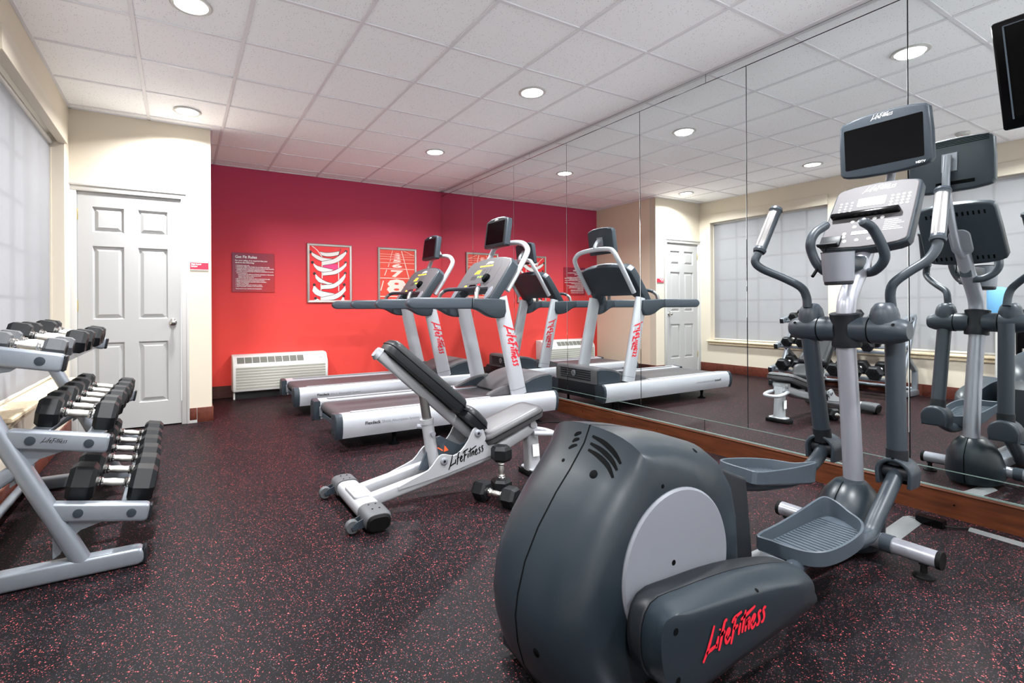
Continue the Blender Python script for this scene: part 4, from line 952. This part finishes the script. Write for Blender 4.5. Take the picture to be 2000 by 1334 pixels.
# base rail, shroud, stabilisers
obj('base_rail', G().box((1.60, ye - .055, .05), (2.66, ye + .055, .115), .008, 2), 'silver_frame', el)
XSt = 2.595
obj('stabilizer', G().tube([(XSt, ye - .335, .088), (XSt, ye + .27, .088)], .034, 22), 'silver', el)
for yy in (ye - .342, ye + .277): obj('stabilizer_cap', G().tube([(XSt, yy - .008, .088), (XSt, yy + .008, .088)], .0352, 22), 'black_rubber', el)
obj('stabilizer_clamp', G().tube([(XSt, ye - .15, .088), (XSt, ye - .19, .088)], .038, 20), 'graphite_light', el)
for yy in (ye - .29, ye + .245): obj('leveling_foot', G().lathe([(.036, 0), (.036, .006), (.028, .016), (.012, .02), (.011, .05), (.017, .05), (.017, .062)], (XSt, yy, 0), (0, 0, 1), 18), 'black_rubber', el)
XRs = .985
obj('stabilizer', G().tube([(XRs, ye - .32, .066), (XRs, ye + .32, .066)], .034, 20), 'silver', el)
for s in (-1, 1):
    obj('base_foot', G().lathe([(.036, 0), (.036, .006), (.012, .02), (.011, .04)], (XRs, ye + s * .28, 0), (0, 0, 1), 16), 'black_rubber', el)
    obj('recess_shade_arch', G().prism([(XRs - .10, .03)] + [(XRs + .10 * math.cos(a), .06 + .075 * math.sin(a)) for a in [math.pi - i * math.pi / 10 for i in range(11)]] + [(XRs + .10, .03)], 'y', *sorted((ye + s * .14, ye + s * .205)), .006, 1), 'graphite_dark', el)  # dark patch standing in for the shaded recess around the tube
g = G(); n_ = 30
shp = [(.150, .02, .02), (.168, .05, .03), (.165, .12, .02), (.148, .19, .0), (.115, .245, -.005), (.075, .285, -.01), (.058, .292, -.01)]
g.loft([[V(2.675 + dx * -1 + r * 1.08 * math.cos(2 * math.pi * k / n_), 1.163 + r * .80 * math.sin(2 * math.pi * k / n_), z) for k in range(n_)] for r, z, dx in shp])
sh = obj('column_shroud', g, 'housing', el, sharp=40)
obj('shroud_seam', G().loft([[V(2.675 - dx + r * 1.086 * c_, 1.163 + dy, z + .001) for r, z, dx in shp] for c_ in (-1,) for dy in (-.0025, .0025)], cap=False).bm, 'black_matt', sh) if False else None
g = G()
for c_ in (-1, 1):
    g.ribbon([V(2.675 - dx + r * 1.09 * c_, 1.163, z + .001) for r, z, dx in shp], .005, (c_, 0, .3))
obj('shroud_seam', g, 'black_matt', sh, smooth=False)
# column and mast
colp = [W(1669, 972, Y=1.163), W(1660, 800, Y=1.16), W(1652, 668, Y=1.155)]
obj('column', G().tube(colp, [.040, .039, .038], 26), 'silver', el)
mastp = cr([W(1651, 662, Y=ye), W(1652, 614, Y=ye), W(1655, 585, Y=ye), W(1666, 553, Y=ye), W(1679, 525, Y=ye), W(1688, 498, Y=ye), W(1697, 470, Y=ye)], 4)
obj('mast', G().tube(mastp, [.038] * (len(mastp) - 8) + [.036] * 8, 24), 'silver', el)
# pivot bar
Cb = W(1652, 643, Y=ye)
XB_, ZB_ = Cb.x, Cb.z
obj('pivot_sleeve', G().lathe([(.056, -.078), (.058, -.07), (.056, -.04), (.056, .035), (.059, .06), (.061, .072), (.055, .076)], Cb, (colp[2] - colp[0]), 30), 'graphite_dark', el)
for s in (-1, 1):
    bar = obj('pivot_bar', G().tube([(XB_, ye + s * q, ZB_) for q in (.03, .10, .108, .17, .205, .228, .236)], [.056, .058, .060, .059, .052, .043, .036], 26), 'graphite', el)
    obj('bar_groove', G().tube([(XB_, ye + s * .099, ZB_), (XB_, ye + s * .103, ZB_)], .0605, 26), 'black_matt', bar)
    for q in (.118, .196): obj('screw_hole', G().lathe([(.0065, 0), (.006, .001)], (XB_ - .051, ye + s * q, ZB_ + .027), (-.88, 0, .45), 10), 'black_matt', bar)
    dm = V(XB_, ye + s * .147, ZB_ + .02)
    obj('pivot_dome', G().lathe([(.052, -.02), (.0545, .015), (.053, .045), (.046, .074), (.033, .094), (.022, .100)], dm, (0, 0, 1), 26), 'graphite', el)
# swing arms, knuckles
def arm(yk, topp, botp, nm):
    a, b = W(*topp, Y=yk), W(*botp, Y=yk)
    o = obj('swing_arm', G().tube([a, b], [.036, .036], 22), 'graphite', el)
    dd = (b - a).normalized()
    obj('arm_sleeve', G().tube([b - dd * .035, b + dd * .03], .039, 22), 'graphite_dark', o)
    kc = b + dd * .068
    R1, R2 = .073, .058
    A_ = [math.radians(t_) for t_ in range(0, 181, 12)]; R1, R2 = .068, .052; lg = .055
    def dsh(r): return [(yk + r * .93, kc.z - lg)] + [(yk + r * math.cos(t_), kc.z + r * math.sin(t_)) for t_ in A_] + [(yk - r * .93, kc.z - lg)]
    arch = dsh(R1) + dsh(R2)[::-1]
    kn = obj('knuckle_hood', G().prism(arch, 'x', kc.x - .048, kc.x + .042, .006, 3), 'graphite', o, sharp=30)
    obj('hood_front', G().prism(dsh(R1 * .985), 'x', kc.x + .034, kc.x + .062, .014, 3), 'graphite', kn, sharp=30)
    obj('hood_dark_plate', G().prism(dsh(R2 * .97), 'x', kc.x + .026, kc.x + .0335), 'black_matt', kn)  # black plate standing in for the dark inside of the open hood
    obj('knuckle_pin', G().tube([(kc.x, yk - .046, kc.z), (kc.x, yk + .046, kc.z)], .030, 18), 'graphite_dark', o)
    obj('knuckle_screw', G().lathe([(.007, 0), (.006, .001)], V(kc.x - .044, yk, kc.z + .0665), (-.3, 0, .95), 10), 'black_matt', o)
    return kc
kn = arm(ye - .15, (1747, 645), (1752, 892), 'near'); kf = arm(ye + .155, (1580, 645), (1606, 848), 'far')
# pedals and pedal arms
def pedal(o, tilt, inner):
    """o = heel-centre at tray floor, runs along +x, inner = +1 when the machine side is +y"""
    raw = [(0, .105), (-.004, .05), (.002, -.02), (.022, -.07), (.065, -.100), (.14, -.112), (.24, -.112), (.33, -.100), (.405, -.068), (.455, -.010), (.482, .045), (.478, .088), (.44, .106), (.30, .108), (.15, .107)]
    base = [(p.x, p.y * inner) for p in cr(raw[-2:] + raw + raw[:2], 3)[6:6 + 3 * len(raw)]]
    if inner < 0: base = base[::-1]
    L = .48
    def hgt(x, y):
        t = max(0, x / L); s_in = max(0, y * inner / .1)
        return .040 + .030 * s_in * t * t + .010 * t
    Rm = Matrix.Translation(o) @ Matrix.Rotation(tilt, 4, 'Y'); inn = inset2(base, .009)
    secs = [[Rm @ V(p.x, p.y, -.018) for p in inset2(base, .012)], [Rm @ V(x, y, -.008) for x, y in base], [Rm @ V(x, y, hgt(x, y)) for x, y in base],
            [Rm @ V(p.x * .5 + q[0] * .5, p.y * .5 + q[1] * .5, hgt(*q) + .003) for p, q in zip(inn, base)], [Rm @ V(p.x, p.y, hgt(*q)) for p, q in zip(inn, base)], [Rm @ V(p.x, p.y, .004) for p in inset2(base, .015)]]
    pd = obj('pedal', G().loft(secs), 'graphite_light', el, sharp=40)
    g = G()
    for i in range(18):
        x = .035 + i * .022; lo_y = -.098 + (.10 * max(0, (.06 - x) / .06) if x < .06 else .16 * max(0, (x - .32)) )
        ya, yb_ = sorted((inner * (lo_y + .012), inner * .088)); g.box((x - .0035, ya, .003), (x + .0035, yb_, .0075), .001, 1)
    t_ = obj('tread_ribs', g.xf(Rm), 'graphite_light', pd); t_['kind'] = 'stuff'
    return pd
pedal(V(1.845, ye - .155, .212), math.radians(-2), 1)
pedal(V(2.015, ye + .155, .385), math.radians(9), -1)
yk = ye - .15
obj('pedal_arm', G().tube(cr([(1.62, ye - .285, .235), (1.80, ye - .20, .195), (1.98, yk, .172), (2.20, yk, .158), W(1690, 1050, Y=yk), W(1712, 1010, Y=yk), kn], 5), .030, 18), 'graphite', el)
yk = ye + .155
obj('pedal_arm', G().tube(cr([(1.60, ye + .29, .42), (1.85, ye + .22, .40), (2.05, yk, .345), (2.30, yk, .30), (2.50, yk, .288), W(1590, 903, Y=yk), kf], 5), .030, 18), 'graphite', el)
# moving handlebars
def handle(pts, g0, g1, inner):
    obj('handlebar', G().tube(cr(pts, 6), .019, 16), 'graphite', el)
    a, b = V(*g0), V(*g1); d_ = (b - a).normalized()
    gr = obj('hand_grip', G().tube([a - d_ * .012, a, a + d_ * .008, b - d_ * .006, b, b + d_ * .014], [.026, .030, .0265, .0265, .031, .027], 20), 'graphite', el)
    nv = V(*inner).normalized(); nv = (nv - d_ * nv.dot(d_)).normalized(); sv = d_.cross(nv)
    L_ = (b - a).length; secs = []
    for t_ in (.06, .1, .9, .94):
        r_ = .0285 if .08 < t_ < .92 else .0262
        secs.append([a + d_ * L_ * t_ + (nv * math.cos(q) + sv * math.sin(q)) * r_ for q in [math.radians(x) for x in range(-52, 53, 13)]])
    g = G(); vs = [[g.bm.verts.new(p) for p in s_] for s_ in secs]
    for i in range(3):
        for j in range(len(vs[0]) - 1): g.bm.faces.new((vs[i][j], vs[i][j + 1], vs[i + 1][j + 1], vs[i + 1][j]))
    obj('pulse_plate', g, 'steel_brushed', gr)
yn = [ye - .147, ye - .15, ye - .165, ye - .21, ye - .262, ye - .285, ye - .288]
npx = [(1741, 600), (1739, 573), (1746, 553), (1775, 531), (1811, 508), (1829, 484), (1832, 464)]
pn = [W(*p, Y=y) for p, y in zip(npx, yn)]
handle(pn, W(1832, 466, Y=ye - .288), W(1841, 374, Y=ye - .272), (-.85, -.15, 0))
yf_ = [ye + .147, ye + .15, ye + .165, ye + .225, ye + .285, ye + .308, ye + .300]
fpx = [(1577, 600), (1575, 580), (1564, 561), (1530, 543), (1490, 526), (1475, 512), (1481, 494)]
pf = [W(*p, Y=y) for p, y in zip(fpx, yf_)]
handle(pf, W(1484, 489, Y=ye + .300), W(1515, 412, Y=ye + .280), (-.9, .1, .1))
# fixed handlebars
for pts in ([((1690, 533), -.02), ((1706, 530), -.06), ((1722, 516), -.10), ((1728, 497), -.118), ((1718, 470), -.11), ((1703, 445), -.095), ((1687, 434), -.085)],
            [((1660, 533), .02), ((1625, 536), .06), ((1600, 521), .10), ((1586, 495), .125), ((1583, 474), .128), ((1592, 455), .12), ((1612, 441), .10)]):
    P_ = cr([W(*p, Y=ye + dy) for p, dy in pts], 5); obj('fixed_handlebar', G().tube(P_, .0205, 16), 'graphite', el)
    obj('bar_tip', G().lathe([(.0205, 0), (.017, .010), (.006, .015)], P_[-1], P_[-1] - P_[-2], 16), 'graphite', el)
# cup holder
cc_ = W(1637, 522, Y=1.145)
ax = V(-.06, 0, 1).normalized()
cp = obj('cup_holder', G().lathe([(.056, -.062), (.058, -.05), (.0625, .06), (.0635, .068), (.058, .068), (.055, -.045), (.001, -.046)], cc_, ax, 30), 'disc_grey', el)
obj('cup_base', G().lathe([(.050, -.078), (.054, -.074), (.055, -.058), (.001, -.058)], cc_, ax, 30), 'graphite_dark', cp)
obj('cup_liner', G().lathe([(.0636, .066), (.0645, .070), (.057, .0705), (.0545, .0), (.001, -.001)], cc_, ax, 30), 'graphite_dark', cp)
obj('cup_bracket', G().tube([cc_ + V(.055, .0, .02), W(1690, 515, Y=ye)], (.036, .026), 12, up=(0, 0, 1), sq=4), 'graphite', el)
# console
eb, et = W(1678, 482, Y=ye), W(1716, 357, Y=ye)
vv = (et - eb).normalized(); uu = V(0, -1, 0); ww = V(-vv.z, 0, vv.x); CL = (et - eb).length
FR = Matrix(((uu.x, vv.x, ww.x, eb.x), (uu.y, vv.y, ww.y, eb.y), (uu.z, vv.z, ww.z, eb.z), (0, 0, 0, 1)))
def Q(u, v, w=0): return FR @ V(u, v, w)
hw = .186
half = [(0, -.012), (.10, -.006), (.15, .004), (hw - .008, .018), (hw, .035), (hw - .004, CL * .55), (hw - .010, CL - .035), (hw - .018, CL - .018), (hw - .035, CL - .008), (.10, CL + .004), (0, CL + .010)]
outl = half + [(-a, b) for a, b in half[::-1][1:-1]]
obj('console_shell', G().prism(outl, 'z', -.055, -.002, .012, 3).xf(FR), 'graphite', el, sharp=30)
fc = obj('console_face', G().prism(inset2(outl, .010), 'z', -.006, .002, .003, 1).xf(FR), 'console_face', el, sharp=30)
obj('word_mark', logo(Q(-.055, CL * .87, .0032), uu, vv, .135, .11), 'logo_white', fc, smooth=False)
obj('lcd_screen', G().prism(rrect(.115, .05, .004, 2, (-.005, CL * .70)), 'z', .002, .0035).xf(FR), 'lcd', fc)
for c_ in range(4):
    for r_ in range(4):
        obj('key', G().lathe([(.0068, 0), (.006, .0018)], Q(.078 + c_ * .0215, CL * .60 + r_ * .018, .002), ww, 12), 'keycap', fc)
        if c_ < 3: obj('key', G().lathe([(.0055, 0), (.005, .0016)], Q(-.135 + c_ * .024, CL * .58 + r_ * .018, .002), ww, 12), 'keycap', fc)
for u, v in ((-.06, .40), (-.03, .405), (0, .41), (.03, .415), (.06, .42), (-.045, .315), (-.01, .32), (-.07, .10), (-.02, .105), (.03, .11), (-.08, .22), (-.08, .17)):
    obj('key', G().lathe([(.009, 0), (.008, .0018)], Q(u, CL * v, .002), ww, 14), 'keycap', fc)
obj('lcd_screen', G().prism(rrect(.07, .02, .003, 2, (-.015, CL * .215)), 'z', .002, .0035).xf(FR), 'lcd', fc)
g = G()
for r_ in range(6): g.poly([Q(.075, CL * (.22 + r_ * .028), .0028), Q(.15 - (r_ % 3) * .012, CL * (.22 + r_ * .028), .0028), Q(.15 - (r_ % 3) * .012, CL * (.22 + r_ * .028) + .003, .0028), Q(.075, CL * (.22 + r_ * .028) + .003, .0028)])
obj('instruction_print', g, 'keycap', fc, smooth=False)
obj('reading_ledge', G().box((-.155, CL * .465, -.002), (.125, CL * .525, .030), .004, 2).xf(FR), 'black_gloss', fc)
obj('accessory_tray', G().box((-.178, .012, -.01), (-.085, .075, .010), .006, 2).box((-.178, .006, .010), (-.085, .016, .035), .005, 2).xf(FR), 'graphite_dark', el)
obj('name_strip', G().box((.06, -.006, -.03), (.12, .006, -.01)).xf(FR), 'logo_white', el) if False else None
# back of console (seen in the mirror)
Mb = FR
obj('console_back_plate', G().prism(rrect(.10, .17, .04, 5, (0, CL * .38)), 'z', -.062, -.05, .004, 1).xf(FR), 'silver', el)
g = G()
for c_ in range(12):
    for v_ in (.86, .10): 
        if abs(c_ - 5.5) > (2 if v_ < .5 else 0): g.box((-.13 + c_ * .0235 - .004, CL * v_ - .012, -.0565), (-.13 + c_ * .0235 + .004, CL * v_ + .012, -.054))
obj('console_vents', g.xf(FR), 'black_matt', el)
# screen on its pole
mst = mastp[-1]
tb, tt = W(1726, 338, Y=ye), W(1721, 218, Y=ye)
obj('screen_pole', G().tube(cr([mst - V(.02, 0, .04), mst + V(.085, 0, .03), V(et.x + .085, ye, et.z - .06), V(tb.x + .085, ye, tb.z + .03), V(tt.x + .085, ye, (tt.z + tb.z) / 2 + .05)], 5), .0185, 16), 'silver', el)
vv = (tt - tb).normalized(); ww = V(-vv.z, 0, vv.x); TL = (tt - tb).length
FR = Matrix(((uu.x, vv.x, ww.x, tb.x), (uu.y, vv.y, ww.y, tb.y), (uu.z, vv.z, ww.z, tb.z), (0, 0, 0, 1)))
def Q(u, v, w=0): return FR @ V(u, v, w)
hw = .192
half = [(0, -.006), (.10, -.004), (.16, .004), (hw - .012, .012), (hw, .030), (hw - .001, TL * .55), (hw - .008, TL - .030), (hw - .022, TL - .014), (.12, TL - .002), (.06, TL + .004), (0, TL + .005)]
outl = half + [(-a, b) for a, b in half[::-1][1:-1]]
tvb = obj('television', G().prism(outl, 'z', -.045, .0, .012, 3).xf(FR), 'graphite', el, sharp=30)
obj('screen', G().prism(rrect(.325, .205, .006, 3, (-.002, TL * .49)), 'z', -.001, .0008).xf(FR), 'black_gloss', tvb)
obj('word_mark', logo(Q(-.045, TL * .905, .0012), uu, vv, .092, .11), 'logo_white', tvb, smooth=False)
obj('hdtv_mark', text('HDTV', Q(.128, TL * .055, .0012), uu, vv, .036, bold=.002), 'logo_white', tvb, smooth=False)
obj('mount_plate', G().box((-.035, TL * .36, -.053), (.035, TL * .72, -.044), .002, 1).xf(FR), 'silver', tvb)
g = G()
for r_ in range(4): g.box((-.165, TL * .86 + r_ * .009, -.0462), (.165, TL * .86 + r_ * .009 + .004, -.044))
g.box((-.06, TL * .10, -.0462), (.11, TL * .17, -.044))
obj('vent_slots', g.xf(FR), 'black_matt', tvb)
# headphone lead
obj('headphone_lead', G().tube(cr([W(1614, 478, Y=ye + .09), W(1612, 492, Y=ye + .09), W(1602, 515, Y=ye + .1), W(1594, 530, Y=ye + .1)], 4), .0028, 8).tube([W(1595, 528, Y=ye + .1), W(1587, 540, Y=ye + .1)], .007, 8), 'black_matt', el)

# ================================================================== other things near the mirrors
tv = thing('wall_television', 'black flat television on the mirrored wall, tilted down, at the right edge', 'television', (3.45, .38, 2.1))
ta, tb2 = V(3.06, 0, 2.318), V(3.22, 0, 1.880)
vv = (ta - tb2).normalized(); ww = V(-vv.z, 0, vv.x); hL = (ta - tb2).length
def FT(y): return Matrix(((0, vv.x, ww.x, tb2.x), (-1, 0, 0, y), (0, vv.z, ww.z, tb2.z), (0, 0, 0, 1)))
FR = FT(.782)
tvs = obj('cabinet', G().prism(rrect(.78, hL, .012, 3, (.39, hL / 2)), 'z', -.07, 0, .010, 2).xf(FR), 'black_gloss', tv)
obj('screen', G().prism(rrect(.70, hL - .085, .003, 2, (.39, hL / 2 + .012)), 'z', -.002, .001).xf(FR), 'black_gloss', tvs)
obj('bezel_lip', G().box((.036, .045, -.001), (.041, hL - .022, .004)).box((.036, hL - .026, -.001), (.744, hL - .022, .004)).xf(FR), 'graphite_light', tvs)
obj('wall_bracket', G().tube([(3.20, .39, 2.08), (3.36, .39, 2.08)], .03, 12).box((3.36, .29, 1.98), (3.448, .49, 2.18), .004), 'graphite_dark', tv)
# floor cable covers and power brick
g = G(); a, b = W(1760, 1070, Z=0), W(1797, 1017, Z=0)
def strip(a, b, w, h):
    a, b = V(a.x, a.y, 0), V(b.x, b.y, 0); d_ = (b - a).normalized(); q = V(-d_.y, d_.x, 0); g = G()
    sec = [(-w, 0), (-w * .45, h), (w * .45, h), (w, 0)]
    return g.loft([[p + q * s_ + V(0, 0, z_) for s_, z_ in sec] for p in (a, b)])
tag(obj('cable_cover', strip(V(2.72, 1.085, 0), V(3.25, 1.125, 0), .042, .012), 'floor_cover_grey', org=(3.0, 1.1, 0)), 'wide grey floor cable cover running under the elliptical trainer', 'cable cover')
tag(obj('cable_cover', strip(V(3.325, .93, 0), V(3.30, .35, 0), .02, .012), 'floor_cover_grey', org=(3.3, .65, 0)), 'narrow grey cable cover along the wooden baseboard at the right edge', 'cable cover')
a, b = W(1792, 1010, Z=.02), W(1845, 1025, Z=.02)
d_ = (b - a).normalized(); q = V(-d_.y, d_.x, 0)
g = G().loft([[p + q * s_ * .025 + V(0, 0, z_) for s_, z_ in ((-1, -.018), (-1, .016), (-.9, .018), (.9, .018), (1, .016), (1, -.018))] for p in (a, b)])
pb = tag(obj('power_adapter', g, 'black_gloss', org=(a + b) / 2), 'black power adapter brick on the floor by the baseboard', 'power adapter')
tag(obj('adapter_cord', G().tube(cr([b - V(0, 0, .008), (b + V(3.325, .93, .012)) / 2 + V(0, 0, -.008), V(3.325, .935, .008)], 5), .004, 8).tube(cr([a - V(0, 0, .008), a + V(-.01, .035, -.012), V(3.25, 1.13, .008)], 5), .004, 8), 'black_rubber', org=b), 'thin cord joining the black power adapter to the cable covers', 'cord')
# things by the second window, seen in the mirror
cb_ = thing('storage_cabinet', 'black upright cabinet against the window wall, seen in the mirror', 'cabinet', (-.65, 1.51, 0))
obj('body', G().box((-.82, 1.30, .06), (-.52, 1.72, 1.02), .012, 2), 'black_gloss', cb_)
obj('plinth', G().box((-.80, 1.32, 0), (-.55, 1.70, .06)), 'black_matt', cb_)
obj('top', G().box((-.82, 1.29, 1.02), (-.51, 1.73, 1.045), .006, 2), 'graphite_dark', cb_)
dd_ = obj('door', G().box((-.52, 1.315, .08), (-.505, 1.705, 1.0), .004, 1), 'black_gloss', cb_)
obj('handle', G().tube([(-.497, 1.66, .5), (-.497, 1.66, .65)], .008, 10), 'chrome', dd_)
wp_ = thing('wipe_dispenser', 'light blue wipe canister on a slim white stand beside the black cabinet', 'dispenser', (-.67, 1.88, 0))
obj('canister', G().lathe([(.085, 1.0), (.09, 1.02), (.09, 1.24), (.08, 1.265), (.03, 1.285)], (-.67, 1.88, 0), (0, 0, 1), 28), 'blue_plastic', wp_)
obj('stand', G().lathe([(.115, 0), (.115, .02), (.03, .04), (.025, .9), (.09, .98), (.092, 1.0)], (-.67, 1.88, 0), (0, 0, 1), 24), 'trim_white', wp_)
